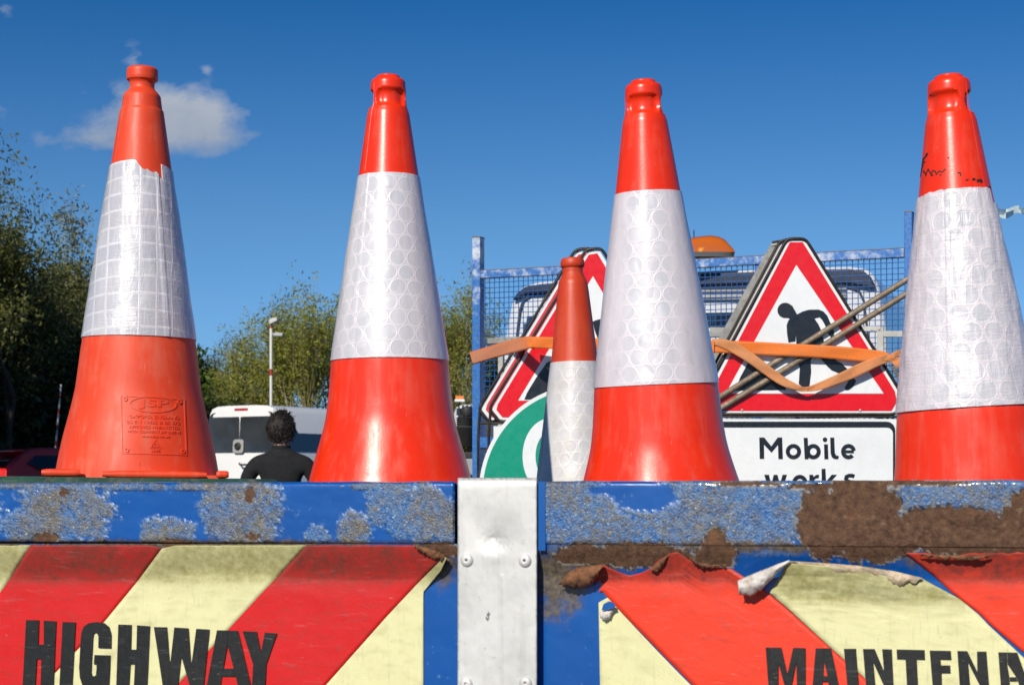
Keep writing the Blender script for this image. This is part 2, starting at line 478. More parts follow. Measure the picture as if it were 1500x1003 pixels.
# newer cone: grip recesses under a collar, profile as (height, radius)
PB = [(.750, .0165), (.7485, .0188), (.7455, .0196), (.7440, .0215), (.7428, .0255), (.740, .0276), (.736, .0284), (.722, .0294), (.714, .0297), (.705, .0301), (.698, .0306),
      (.692, .0325), (.686, .0345), (.67, .0368), (.587, .0490), (.285, .0955), (.22, .101), (.184, .106), (.149, .1155), (.113, .1265),
      (.083, .134), (.06, .142), (.04, .152), (.026, .168), (.02, .178)]
def grip(centre, half):
    def mod(r, z, a):
        if .6955 < z < .7245:
            d = abs(((a - R(centre) + math.pi / 3) % (2 * math.pi / 3)) - math.pi / 3)       # three recesses
            v = (z - .710) / .0145; e = max(0, d * r - R(half) * r + .010) / .010
            q = math.hypot(v, e); return r - .0072 * max(0, 1 - q ** 2.6) ** .5
        return r
    return mod
def ridge(parent, prof, a, z0, z1, mat, name='seam'):
    mb = MB(); pts = []
    for i in range(30):
        z = z0 + (z1 - z0) * i / 29; r = rprof(prof, z) - .0002
        pts.append((r * math.sin(a), -r * math.cos(a), z))
    mb.tube(pts, .0007, 5)
    return mb.build(name, mat, parent, world=False, smooth=60)
def face_cam(x, y): return math.atan2(-x, y)
def place_cone(root, px, ptop, D, total, lean_deg, spin=0, lean_fwd=0):
    top = P(px, ptop, D); L = R(lean_deg)
    # lean about the view direction: the top moves left for a positive lean
    M = Matrix.Rotation(-L, 4, 'Y') @ Matrix.Rotation(R(lean_fwd), 4, 'X') @ Matrix.Rotation(face_cam(top.x, top.y) + R(spin), 4, 'Z')
    base = top - (M @ Vector((0, 0, total)))
    root.location = base; root.rotation_euler = M.to_euler()
    return root

cone2 = empty('traffic_cone', label='bright orange cone second from the left, its base beside the man in black', cat='traffic cone', group='large traffic cones standing behind the tailgate')
cone_shell('body', PB, M_CONE, cone2, grip(13, 56))
sleeve('reflective_sleeve', PB, .282, .583, M_SLV, cone2, seam=-.72, wob=.0006)
ridge(cone2, PB, R(-52), .588, .735, M_CONE)
base_slab('base', .21, 0, .022, M_RUB, cone2)
bpy.context.view_layer.update()
cone3 = copy_tree(cone2); cone4 = copy_tree(cone2)
place_cone(cone2, 568.5, 111, 2.80, .75, .35, 0)
place_cone(cone3, 942, 118, 2.64, .75, 2.6, -4, 2)
place_cone(cone4, 1389, 111, 2.336, .75, 3.3, 0)
cone3['label'] = 'bright orange cone leaning left, overlapping the small dull cone on its right side'
cone4['label'] = 'orange cone at the right edge with black scrawl near its top and creased sleeve'
def swap(root, pref, fn):
    for ch in list(root.children):
        if ch.name.split('.')[0] == pref:
            nm = ch.name; D_.objects.remove(ch); fn()
swap(cone3, 'body', lambda: cone_shell('body', PB, M_CONE, cone3, grip(0, 57)))
swap(cone4, 'body', lambda: cone_shell('body', PB, M_CONE, cone4, grip(-24, 54)))
swap(cone3, 'reflective_sleeve', lambda: sleeve('reflective_sleeve', PB, .279, .575, M_SLV_T, cone3, seam=2.4, wob=.0006))
def top4(a):
    return .0035 * sstep(-.4, -1.3, a) + (.020 * sstep(1.08, 1.12, a) * (1 - sstep(1.9, 2.0, a))) + .0012 * fbm(a * 6, 3)
swap(cone4, 'reflective_sleeve', lambda: sleeve('reflective_sleeve', PB, .294, .588, M_SLV_W, cone4, seam=-.22, wob=.0018, topf=top4))
swap(cone4, 'seam', lambda: ridge(cone4, PB, R(52), .590, .735, M_CONE))
for c in (cone2, cone3, cone4):
    for ch in c.children:
        if ch.name.startswith('seam') and c is cone3: ch.rotation_euler = (0, 0, R(-45))

def ribbon_on(prof, pts, w, out, th, cx=0.0):
    """flat strokes wrapped on a cone: pts are (x offset, height) as seen from the front"""
    mb = MB()
    for q in stroke(pts, w):
        vs = []
        for o in (out + th, out - .0006):
            for x, z in q:
                r = rprof(prof, z); a = math.asin(max(-.999, min(.999, x / r)))
                vs.append(((r + o) * math.sin(a), -(r + o) * math.cos(a), z))
        mb.add(vs, [(3, 2, 1, 0), (4, 5, 6, 7), (0, 1, 5, 4), (1, 2, 6, 5), (2, 3, 7, 6), (3, 0, 4, 7)])
    return mb
# scrawl on cone 4 (photo px relative to the axis, 1070 px per metre)
M_INK = plain('marker_ink', (.04, .012, .012), .7, var=.5, scale=200)
sc = MB()
def ink(pts, w):
    q = []
    for x, y in pts:
        zx = 1280 + x / 3.236; zy = 90 + y / 3.236
        h = .75 - (zy - 106) / 1070; ax = 1389 + (zy - 106) * .0577
        q.append(((zx - ax) / 1070, h))
    m_ = ribbon_on(PB, q, w, 0, .0003); sc.add(m_.v, m_.f)
ink([(258, 420), (240, 440), (236, 470), (228, 500), (224, 522)], .0022)
ink([(244, 445), (256, 432), (262, 424)], .0016)
ink([(226, 480), (240, 500), (252, 522), (262, 500), (270, 515), (276, 528), (284, 512), (296, 520), (300, 534), (312, 520), (326, 528), (342, 515)], .0017)
ink([(222, 512), (250, 526), (280, 534), (322, 540)], .0022)
ink([(236, 482), (236, 462), (248, 458)], .0025)
ink([(350, 462), (358, 466)], .0018); ink([(395, 540), (408, 540), (410, 556)], .0018)
ink([(432, 578), (446, 574)], .0022); ink([(462, 574), (476, 574)], .0036); ink([(482, 582), (500, 578), (506, 588)], .004); ink([(536, 605), (546, 606)], .003)
sc.build('scrawl', M_INK, cone4, world=False)

# older cone, first from the left
KA = 856.0
PA0 = [(97, 19.5), (98.5, 21.5), (101, 22.6), (112, 22.8), (115, 22.2), (117, 19.5), (120, 17.8), (126, 17.6), (129, 19), (135, 24.5), (139, 27), (158, 29.5),
       (159.5, 31), (162, 31.7), (237, 42.8), (491, 80.8), (500, 82), (569, 90.5), (604, 98.5), (639, 107.5), (674, 114.5), (690, 117), (697, 118)]
PA = [(.73 - (y - 97) / KA, r / KA) for y, r in PA0]
cone1 = empty('traffic_cone', label='faded orange cone with embossed plate, torn square patterned sleeve and green base', cat='traffic cone', group='large traffic cones standing behind the tailgate')
cone_shell('body', PA, M_CONE_OLD, cone1)
TN = [(-42, 3.5), (-36, 2.2), (-14, -.5), (-7, 0), (-4, 5), (1, 12), (5, 14), (8, 12), (11, 15), (15.5, 17), (20, 15), (25, 25), (27, 25.5), (27.6, 3), (34, 5), (43, 9)]
def top1(a):
    if abs(a) > 1.5: return .009
    x = 43 * math.sin(a)
    return (float(np.interp(x, [p[0] for p in TN], [p[1] for p in TN]))) / KA
sleeve('reflective_sleeve', PA, .73 - (494 - 97) / KA, .73 - (239.5 - 97) / KA, M_SLV_G, cone1, out=.0016, topf=top1, seam=.50, wob=.0010)
base_slab('base', .225, 0, .030, M_GREENBASE, cone1, .045)
def roll_bar(mb, pts, r):
    mb.tube(pts, [r * .7, r * .95] + [r] * (len(pts) - 4) + [r * .95, r * .7], 10)
mb = MB()
def px1(x, y, dy): # flange pieces of cone 1 as local points; y photo row, dy depth toward the camera
    return ((x - 202) / KA, -dy, .73 - (y - 97) / KA)
for x0, x1, dy in ((66, 121, .118), (152, 302, .150), (316, 334, .118)):
    n = 9; k = (2.92 - dy) / 2.92
    mb2 = MB(); roll_bar(mb2, [((202 + (x0 - 202 + (x1 - x0) * i / (n - 1)) * k - 202) / KA, -dy, .0355 + (.0 if x0 == 152 else .0015)) for i in range(n)], .0062)
    mb.add(mb2.v, mb2.f)
    mb.box(((((x0 + x1) / 2 - 202) * k) / KA, -dy + .03, .0335), ((x1 - x0) * k / KA - .01, .055, .013))
mb.build('foot_flange', M_CONE_OLD, cone1, smooth=50, world=False)
base_top = MB(); base_top.box((0, 0, .0325), (.27, .22, .006)); base_top.build('foot_plate', M_CONE_OLD, cone1, world=False)
place_cone(cone1, 208.5, 100, 2.92, .73, -.65, 0)
# embossed plate
em = MB()
def emline(pts, w, th=.0011):
    q = [((x - (207.5 - (y - 97) * .0105)) / KA, .73 - (y - 97) / KA) for x, y in pts]
    m_ = ribbon_on(PA, q, w, 0, th); em.add(m_.v, m_.f)
def z1(pts): return [(50 + x / 2.866, 360 + y / 2.866) for x, y in pts]
def frame_edge(pts, w=.0018):
    d = []
    for a, b in zip(pts, pts[1:]):
        for i in range(12): d.append((a[0] + (b[0] - a[0]) * i / 12, a[1] + (b[1] - a[1]) * i / 12))
    d.append(pts[-1]); emline(d, w)
frame_edge(z1([(368, 633), (620, 641), (628, 868), (374, 865), (368, 633)]))
for x, y in ((385, 645), (600, 650), (613, 853), (391, 852)): emline(z1(arc(x, y, 7, 7, 0, 360, 12)), .0022, .0016)
emline(z1(arc(495, 665, 92, 32, 0, 360, 40)), .0022, .0012)
for tri in ([(505, 808), (527, 842), (484, 842), (505, 808)], [(505, 820), (514, 836), (497, 836), (505, 820)]): emline(z1(tri), .0016)
def text_mesh(s, size, ext, bold=0.0, space=1.0):
    cu = D_.curves.new('t', 'FONT'); cu.body = s; cu.size = size; cu.extrude = ext; cu.align_x = 'CENTER'; cu.offset = bold
    cu.space_character = space; cu.resolution_u = 3
    o = D_.objects.new('t', cu); COL.objects.link(o); dg = bpy.context.evaluated_depsgraph_get()
    me = D_.meshes.new_from_object(o.evaluated_get(dg)); D_.objects.remove(o)
    vs = [v.co.copy() for v in me.vertices]; fs = [tuple(p.vertices) for p in me.polygons]; D_.meshes.remove(me)
    return vs, fs
def emtext(s, cx, cy, h, wpx, bold=0.0):
    """cx, cy photo px centre; h letter height px; squeezed to wpx wide"""
    vs, fs = text_mesh(s, 1.0, .5, bold)
    x0 = min(v.x for v in vs); x1 = max(v.x for v in vs); y0 = min(v.y for v in vs); y1 = max(v.y for v in vs)
    out = []
    for v in vs:
        px = cx + ((v.x - x0) / (x1 - x0) - .5) * wpx; py = cy - ((v.y - y0) / (y1 - y0) - .5) * h
        z = .73 - (py - 97) / KA; r = rprof(PA, z); x = (px - (207.5 - (py - 97) * .0105)) / KA; a = math.asin(x / r)
        o = .0011 if v.z > 0 else -.0008
        out.append(((r + o) * math.sin(a), -(r + o) * math.cos(a), z))
    em.add(out, fs)
def zt(s, x0, x1, y, h, bold=0.0):
    emtext(s, 50 + (x0 + x1) / 2 / 2.866, 360 + y / 2.866, h / 2.866, (x1 - x0) / 2.866, bold)
zt('JSP', 436, 556, 665, 40, .02)
zt('OXFORD, ENGLAND', 400, 598, 718, 15); zt('BS EN 13422 & BS 873', 392, 600, 739, 13); zt('APPROVED WHEN FITTED', 400, 598, 759, 12)
zt('WITH CORRECT JSP SLEEVE', 390, 604, 779, 12); zt('www.jsp.co.uk', 448, 562, 797, 12); zt('LDPE', 488, 522, 855, 9)
em.build('embossed_plate', M_CONE_OLD, cone1, world=False, smooth=30)

# small cone in front of the signs
KS = 758.0
PS0 = [(376, 13), (377, 15.5), (380, 17.2), (384, 17.8), (388, 17.4), (390, 16), (391, 14.8), (398, 15), (404, 17.5), (410, 20.5), (414, 21.5), (425, 23.0), (529, 34.6), (700, 59), (740, 66), (765, 74), (790, 92)]
PS = [(.56 - (y - 376) / KS, r / KS) for y, r in PS0]
cone5 = empty('traffic_cone', label='small dull orange cone standing in front of the round green board', cat='small cone')
cone_shell('body', PS, M_CONE_SM, cone5)
sleeve('reflective_sleeve', PS, .56 - (745 - 376) / KS, .56 - (529 - 376) / KS, M_SLV_S, cone5, seam=2.5, wob=.0004)
base_slab('base', .16, 0, .02, M_RUB, cone5, .03)
place_cone(cone5, 838.5, 378, 3.3, .56, 1.25, 0)
# ---------------------------------------------------------------- the truck: tailgate
truck = empty('highways_truck', P(728, 1500, 3.6) * 1.0, label='blue highway maintenance pickup truck with rusty tailgate, mesh headboard and white cab', cat='truck')
truck.location = (0.4, 4.0, 0)
TG = Plane(0, 2.10, 1500, 1.75)
def ell(x, y, L):
    """signed cover of a list of blobs (cx, cy, rx, ry) with ragged edges: >0 inside"""
    best = -9
    for cx, cy, rx, ry in L:
        best = max(best, 1 - math.hypot((x - cx) / rx, (y - cy) / ry))
    return best
BL = [(30, 775, 30, 25), (95, 750, 72, 62), (245, 782, 46, 26), (355, 750, 66, 60), (465, 784, 20, 16), (520, 778, 28, 32), (575, 740, 40, 45), (620, 750, 45, 50),
      (655, 775, 18, 40), (190, 712, 60, 6), (300, 712, 60, 7), (560, 712, 60, 6), (20, 710, 50, 5), (-60, 750, 60, 50),
      (850, 760, 62, 75), (900, 785, 90, 32), (1000, 770, 110, 60), (1080, 750, 130, 90), (1250, 740, 140, 80), (1450, 725, 160, 50), (1600, 750, 120, 80), (820, 730, 30, 60)]
CLEAR = [(945, 728, 48, 22), (915, 718, 60, 9)]
RU = [(93, 722, 7, 6), (365, 724, 9, 13), (370, 786, 14, 6), (66, 788, 20, 10), (640, 806, 34, 14), (260, 796, 30, 7),
      (1215, 765, 52, 58), (1260, 755, 62, 72), (1290, 785, 70, 34), (1245, 722, 30, 20), (1350, 775, 40, 36), (1420, 778, 70, 38), (1520, 770, 70, 55), (1460, 790, 150, 28), (1720, 760, 80, 40),
      (850, 812, 38, 16), (940, 812, 70, 20), (1050, 810, 34, 24), (1050, 795, 18, 22), (985, 818, 40, 9), (880, 819, 36, 10), (1290, 818, 20, 8),
      (1215, 712, 80, 4), (1100, 708, 60, 3), (1330, 707, 90, 4)]
GRIME = [(815, 850, 45, 60), (1200, 803, 160, 8), (650, 830, 22, 30), (-60, 800, 200, 12), (300, 797, 320, 8), (1060, 800, 120, 12), (1420, 815, 120, 22), (865, 820, 60, 30)]
def masks(px, py):
    n = fbm(px / 26, py / 26, 3.1, 5); n2 = fbm(px / 9, py / 9, 8.2, 4)
    b = sstep(-.06, .26, ell(px, py, BL) * 1.2 + .34 * n + .22 * n2) * (1 - sstep(-.1, .12, ell(px, py, CLEAR) + .2 * n))
    r = sstep(.0, .055, ell(px, py, RU) + .20 * n + .10 * n2)
    g = sstep(-.25, .6, ell(px, py, GRIME) + .35 * n + .22 * n2)
    return b, r, g
def mat_rusty_blue():
    m, t, b = base_mat('corroded_blue_paint'); o = t.obj()
    bl, ru, gr = t.attr('blister'), t.attr('rust'), t.attr('grime')
    blue = t.mix(t.ramp(t.noise(o, 9, 5), .3, .7), (.0006, .066, .30), (.0010, .092, .38))
    blue = t.mix(t.ramp(t.noise(o, 130, 3), .66, .74, 0, .6), blue, (.12, .25, .45))
    # blistered paint: grey brown crust with blue showing, sun glints painted in as pale specks
    n1 = t.noise(o, 62, 7, .68, 2.4); n2 = t.noise(o, 170, 5, .6, .8); big = t.noise(o, 20, 4, .6)
    v = t.voro(o, 420); crust = t.mix(t.ramp(n2, .35, .65), (.09, .078, .058), (.20, .185, .155))
    bluel = t.mix(t.ramp(n2, .4, .6), (.006, .105, .34), (.09, .19, .37))
    f = t.ramp(t.m('ADD', t.m('MULTIPLY', n1, .6), t.m('MULTIPLY', big, .7)), .54, .74)
    blis = t.mix(f, bluel, crust)
    tx = t.ramp(t.sep(o)[0], -.40, -.30)          # right-hand end keeps more paint
    blis = t.mix(t.m('MULTIPLY', tx, t.ramp(n1, .40, .60, .75, .1)), blis, bluel)
    spark = t.ramp(t.noise(o, 330, 2, .5), .66, .72, 0, .8)
    blis = t.mix(spark, blis, (.48, .52, .58))
    blis = t.mix(t.ramp(t.m('ABSOLUTE', t.m('SUBTRACT', t.noise(o, 40, 4, .5, 1.6), .5)), 0, .022, .55, 0), blis, (.055, .035, .02))
    rust = t.mix(t.ramp(t.noise(o, 140, 6, .7), .3, .7), (.040, .016, .009), (.17, .088, .045))
    rust = t.mix(t.ramp(t.noise(o, 24, 5, .6), .56, .74, 0, .7), rust, (.26, .115, .045))
    rust = t.mix(t.ramp(t.noise(t.mapping(o, (60, 60, 8)), 1, 5, .6), .52, .68, 0, .5), rust, (.10, .045, .022))
    rust = t.mix(t.ramp(t.noise(o, 70, 5, .7), .62, .70, 0, .5), rust, (.20, .17, .13))
    grime = t.mix(t.ramp(t.noise(o, 180, 5), .35, .65), (.065, .048, .026), (.17, .13, .075))
    c = t.mix(bl, blue, blis); c = t.mix(t.m('MULTIPLY', gr, .95), c, grime); c = t.mix(ru, c, rust)
    edge = t.m('MULTIPLY', t.m('MULTIPLY', ru, t.m('SUBTRACT', 1.0, ru)), 3.2, None, True)
    c = t.mix(edge, c, t.mix(t.ramp(n2, .45, .55), (.022, .014, .010), (.30, .27, .22)))
    bedge = t.m('MULTIPLY', t.m('MULTIPLY', t.m('MULTIPLY', bl, t.m('SUBTRACT', 1.0, bl)), 2.6, None, True), t.m('SUBTRACT', 1.0, ru, None, True))
    bedge = t.m('MULTIPLY', bedge, t.m('SUBTRACT', 1.0, gr, None, True))
    c = t.mix(t.m('MULTIPLY', bedge, t.ramp(n1, .48, .56)), c, (.20, .33, .52))
    rough = t.mix(bl, (.30,) * 3, t.ramp(n2, .3, .7, .22, .5)); rough = t.mix(ru, rough, (.85,) * 3)
    lift = t.m('MULTIPLY', bl, t.m('ADD', .5, t.m('ADD', t.m('MULTIPLY', n1, 1.2), t.m('MULTIPLY', t.m('SUBTRACT', 1.0, v), .5))))
    h = t.m('ADD', lift, t.m('MULTIPLY', ru, t.m('ADD', -.5, t.m('MULTIPLY', t.noise(o, 330, 5, .7), .9))))
    h = t.m('ADD', h, t.m('MULTIPLY', t.noise(o, 30, 3), .12))
    setp(t, b, col=c, rough=rough, coat=t.m('MULTIPLY', t.m('SUBTRACT', 1.0, ru), .6), crough=.12, nrm=t.bump(h, .9, .0016))
    return m
M_RBLUE = mat_rusty_blue()

PROUD = .016
def skin_off(px, py):
    """height of the pressed skin above the tailgate plane below the top rail"""
    e = 846 + 3 * math.sin(px / 70) + 4 * fbm(px / 60, 4)
    return PROUD * .86 * (1 - sstep(0, 1, (py - 797) / (e - 797)) * .45 - .55 * min(1, max(0, (py - 797) / (e - 797))))
tail = D_.objects.new('tailgate', None)
def rail_section(x0, x1, parent):
    """box section: rows run from the back of the top round the front to the underside"""
    rows = []; prof = []                 # (photo row, offset)
    rr = 7.0
    ybot = lambda x: 797 + (x - 600) * .006 * (x > 600) + (x - 600) * .0055 * (x < 600)
    ytop = lambda x: 707.5 - (x / 1500) * 4.0 + .9 * fbm(x / 55, 9)
    K = 34
    xs = list(np.arange(x0, x1 + .1, 3.0)); att = dict(blister=[], rust=[], grime=[])
    mb = MB()
    for i in range(K + 1):
        row = []
        for x in xs:
            yt, yb = ytop(x), ybot(x)
            endr = min(1, (x - x0) / 4.0, (x1 - x) / 4.0) if x1 < 1700 and x0 > -300 or True else 1
            eo = -.004 * (1 - endr) ** 2
            if i == 0: y, o, back = yt - .9, PROUD - .045, 1
            elif i <= 5:
                a = R(90 * (i - 1) / 4); y = yt - .9 + rr * (1 - math.cos(a)) * .9; o = PROUD - .006 + .006 * math.sin(a)
            elif i <= 29: y = yt + rr * .9 + (yb - 5 - yt - rr * .9) * (i - 5) / 24; o = PROUD
            elif i <= 33:
                a = R(90 * (i - 29) / 4); y = yb - 5 + 5 * math.sin(a); o = PROUD - .005 * (1 - math.cos(a))
            else: y, o = yb + .3, PROUD - .018
            b, r, g = masks(x, y)
            n = noise.noise(Vector((x / 5, y / 5, 0))) * .5 + noise.noise(Vector((x / 2.6, y / 2.6, 5))) * .35
            o += .0007 * b * n * (3 < i < 31) - .0009 * r * (3 < i < 31) + .0004 * fbm(x / 90, y / 60) + eo
            row.append(TG.p(x, y, o)); att['blister'].append(b * (1 - .3 * r)); att['rust'].append(r); att['grime'].append(max(g, .9 * sstep(yb - 6, yb, y) if x < 700 or x > 1000 else g))
        rows.append(row)
    mb.grid(rows)
    return mb.build('top_rail', M_RBLUE, parent, smooth=50, attrs=att)
tailroot = D_.objects.new('tailgate', None); COL.objects.link(tailroot); tailroot.parent = truck
rail_section(-420, 667, tailroot); rail_section(789, 1900, tailroot)
def skin(x0, x1, y0, y1, off=0.0, name='panel', mat=None, step=4.0):
    mb = MB(); att = dict(blister=[], rust=[], grime=[]); rows = []
    xs = np.linspace(x0, x1, int((x1 - x0) / step) + 1); ys = np.linspace(y0, y1, int((y1 - y0) / step) + 1)
    for y in ys:
        row = []
        for x in xs:
            b, r, g = masks(x, y)
            row.append(TG.p(x, y, skin_off(x, y) + off + .0003 * fbm(x / 40, y / 40)))
            att['blister'].append(b * .25 * (y < 815)); att['rust'].append(r); att['grime'].append(g)
        rows.append(row)
    mb.grid(rows); return mb.build(name, mat or M_RBLUE, tailroot, smooth=60, attrs=att)
skin(-420, 1900, 796, 1010); 
mb = MB(); rows = [[TG.p(x, y, 0) for x in (-420, 1900)] for y in (1010.5, 1500)]; mb.grid(rows)
M_BLUE = plain('blue_truck_paint', (.001, .085, .34), .32, var=.12, scale=5, bump=.05, dirt=(.16, .12, .08), dirt_amt=.15, coat=.3)
mb.build('lower_panel', M_BLUE, tailroot)
mb = MB()
mb.grid([[TG.p(x, y, -.03) for x in (-420, 1900)] for y in (1500, 707)]); mb.build('inner_panel', M_BLUE, tailroot)
# centre plate
def mat_alu():
    m, t, b = base_mat('brushed_aluminium'); o = t.obj()
    n = t.noise(t.mapping(o, (400, 400, 12)), 1, 4); n2 = t.noise(o, 18, 6, .65); n3 = t.noise(o, 120, 5, .7)
    c = t.mix(t.ramp(n2, .3, .7), (.60, .59, .56), (.72, .71, .69)); c = t.mix(t.ramp(n3, .60, .70, 0, .5), c, (.36, .35, .31))
    c = t.mix(t.ramp(t.noise(t.mapping(o, (60, 60, 6)), 1, 6, .7), .55, .75, 0, .35), c, (.40, .37, .31))
    c = t.mix(t.m('MULTIPLY', t.attr('mark'), 1.0), c, (.10, .095, .085))
    setp(t, b, col=c, metal=.30, rough=t.ramp(n2, .3, .7, .42, .6), nrm=t.bump(t.m('ADD', t.m('MULTIPLY', n, .5), t.m('MULTIPLY', n2, .8)), .14, .0012))
    return m
M_ALU = mat_alu()
PL0 = PROUD + .004
mb = MB(); rows = []; mk = []
x0, x1 = 670.5, 786.5
cols = [x0, x0 + .6, x0 + 1.6] + list(np.linspace(x0 + 3, x1 - 3, 66)) + [x1 - 1.6, x1 - .6, x1]
def plate_off(x, y):
    d = math.hypot((x - 725) / 18.0, (y - 791) / 17.0)
    dent = -.0040 * math.exp(-d ** 2 * 1.3) * (1 + .2 * fbm(x / 5, y / 5)) + .0004 * math.exp(-((x - 727) / 26) ** 2 - ((y - 812) / 14) ** 2)
    dent += -.0016 * math.exp(-((x - 722) / 30) ** 2 - ((y - 770) / 22) ** 2)
    ed = min(x - x0, x1 - x)
    return PL0 + dent + .0004 * fbm(x / 40, y / 70) - (.0012 * (1 - ed / 1.6) ** 2 if ed < 1.6 else 0) + .0003 * math.exp(-((x - 735) / 3.0) ** 2) * (y > 840)
def mark(x, y):
    d = math.hypot((x - 725) / 12, (y - 790) / 11)
    v = .6 * max(0, 1 - d) * (.2 + 1.2 * max(0, noise.noise(Vector((x / 3, y / 3, 1)))))
    s = math.hypot((x - 715 - (902 - y) * .25) / 2.6, (y - 903) / 7.5); v = max(v, .95 * (s < 1) * (noise.noise(Vector((x / 2, y / 2, 4))) > -.2))
    v = max(v, .13 * math.exp(-((x - 735 - .01 * (y - 850)) / 1.5) ** 2) * (y > 845))
    ed = min(x - x0, x1 - x); v = max(v, .25 * (ed < 2) * (fbm(x / 3, y / 14) > .05))
    return min(1, v)
YT = 699.5
for k, a in enumerate([90, 90, 78, 62, 45, 30, 15, 0]):
    rad = .0085
    row = []
    for x in cols:
        dpt = 2500 / (1 / (.47619 + x * .0000635)) ; drad = rad * 2500 * (.47619 + x * .0000635)
        y = YT + drad * (1 - math.sin(R(a))); o = plate_off(x, 735) - rad * (1 - math.cos(R(a)))
        if k == 0: o = PL0 - .05
        row.append(TG.p(x, y, o)); mk.append(.5 if a > 60 and fbm(x / 6, a) > .1 else 0)
    rows.append(row)
for y in np.linspace(716, 1400, 300):
    if y > 1020 and int(y) % 5: continue
    rows.append([TG.p(x, y, plate_off(x, y)) for x in cols]); mk += [mark(x, y) for x in cols]
mb.grid(rows)
centre_plate = mb.build('centre_plate', M_ALU, tailroot, smooth=50, attrs=dict(mark=mk))
for (x, y) in ((684, 820), (769, 820.5), (683, 1001), (770, 1000), (684, 1190), (769, 1190)):
    mb = MB(); c = TG.p(x, y, PL0 + .0002)
    rot = TG.n.to_track_quat('Z', 'Y').to_matrix()
    mb.lathe([(.0076, -.001), (.0075, .0006), (.0066, .0020), (.0045, .0030), (.0026, .0033), (.0016, .0030), (.0014, .0008), (.0002, .0008)], 24, c, rot)
    rv = mb.build('rivet', M_ALU, centre_plate, smooth=40)
    mb = MB(); mb.lathe([(.0013, .0009), (.0010, .0014), (.0001, .0014)], 10, c, rot)
    mb.build('rivet_pin', plain('rivet_rust', (.12, .05, .03), .8), centre_plate) if y < 850 else None
# weld strip beside the plate
mb = MB()
mb.grid([[TG.p(x, y, PROUD + .001 - (.004 if x in (789, 798) else 0)) for x in (788.5, 790, 796, 799)] for y in (705, 712, 760, 797, 806)])
mb.build('weld_strip', M_BLUE, tailroot, smooth=60)
# ---------------------------------------------------------------- chevron boards
def board_mat(name, col, dirtcol, sat=1.0):
    m, t, b = base_mat(name); o = t.obj()
    d = t.attr('dirt'); n = t.noise(o, 120, 7, .7); st = t.noise(t.mapping(o, (260, 260, 30)), 1, 6, .65); sm = t.noise(o, 18, 6, .6)
    sh = t.noise(t.mapping(o, (25, 25, 220)), 1, 5, .6)
    c = t.mix(t.ramp(sm, .3, .7), tuple(x * .92 for x in col), col)
    f = t.m('MULTIPLY', d, t.ramp(t.m('ADD', t.m('MULTIPLY', n, .6), t.m('MULTIPLY', sm, .5)), .35, .70, .25, 1))
    c = t.mix(f, c, dirtcol)
    c = t.mix(t.ramp(st, .56, .74, 0, .42), c, tuple(x * .45 + .05 for x in col))
    c = t.mix(t.ramp(sh, .60, .75, 0, .22), c, tuple(min(1, x * .5 + .25) for x in col))
    c = t.mix(t.ramp(t.noise(o, 300, 3), .70, .76, 0, .55), c, (.08, .06, .04))
    c = t.mix(t.ramp(t.noise(t.mapping(o, (70, 70, 420)), 1, 3, .5, .5), .70, .76, 0, .35), c, tuple(min(1, x * .6 + .3) for x in col))
    setp(t, b, col=c, rough=t.m('ADD', .38, t.m('MULTIPLY', f, .4)), spec=.4,
         nrm=t.bump(t.m('ADD', t.m('MULTIPLY', sm, 2.2), t.m('ADD', n, t.m('MULTIPLY', t.attr('crease'), 3))), .30, .0012))
    return m
M_RED = board_mat('red_sheeting', (.70, .013, .014), (.16, .035, .022))
M_RED2 = board_mat('orange_red_sheeting', (.93, .056, .020), (.19, .030, .022))
M_YEL = board_mat('yellow_sheeting', (.82, .79, .44), (.30, .27, .09))
M_BLK = board_mat('black_sheeting', (.009, .010, .011), (.05, .045, .04))
def dirtf(x, y, ye):
    n = fbm(x / 30, y / 10, 2, 4); n2 = fbm(x / 60, y / 30, 9, 3)
    d = (1 - sstep(ye - 14, ye + 6, y + 8 * n)) * .70 + math.exp(-((y - ye - 2) / 7) ** 2) * .55 + .35 * (1 - sstep(ye, ye + 55, y + 16 * n2))
    return min(1, max(.12 + .45 * max(0, n + .2 * n2), d))
def stripe(xl, xr, topf, name, mat, parent, y1=1060, off=.0018, nx=26, ny=90, bulge=None, ye=846):
    mb = MB(); rows = []; dd = []; cr = []
    vs = np.concatenate([np.linspace(0, .32, int(ny * .6)), np.linspace(.32, 1, ny - int(ny * .6))[1:]])
    for v in vs:
        row = []
        for j in range(nx + 1):
            u = j / nx; y = 830.0
            for _ in range(12):
                x = interp(xl, y) + (interp(xr, y) - interp(xl, y)) * u
                y = topf(x) + (y1 - topf(x)) * v
            o = skin_off(x, y) + off + .0003 * fbm(x / 60, y / 40, 5) + .0011 * fbm(x / 80, y / 60, 1, 2) * (1 - sstep(850, 930, y))
            if bulge: o += bulge(x, y)
            row.append(TG.p(x, y, o)); dd.append(dirtf(x, y, ye)); cr.append(max(0, fbm(x / 70, y / 30, 7, 3)) * .15)
        rows.append(row)
    mb.grid(rows)
    o = mb.build(name, mat, parent, smooth=60, attrs=dict(dirt=dd, crease=cr))
    md = o.modifiers.new('thickness', 'SOLIDIFY'); md.thickness = .0009; md.offset = -1
    return o
bl_ = D_.objects.new('chevron_board', None); COL.objects.link(bl_); bl_.parent = tailroot; bl_['label'] = 'red and yellow striped board reading HIGHWAY'
br_ = D_.objects.new('chevron_board', None); COL.objects.link(br_); br_.parent = tailroot; br_['label'] = 'torn red and yellow striped board reading MAINTENANCE'
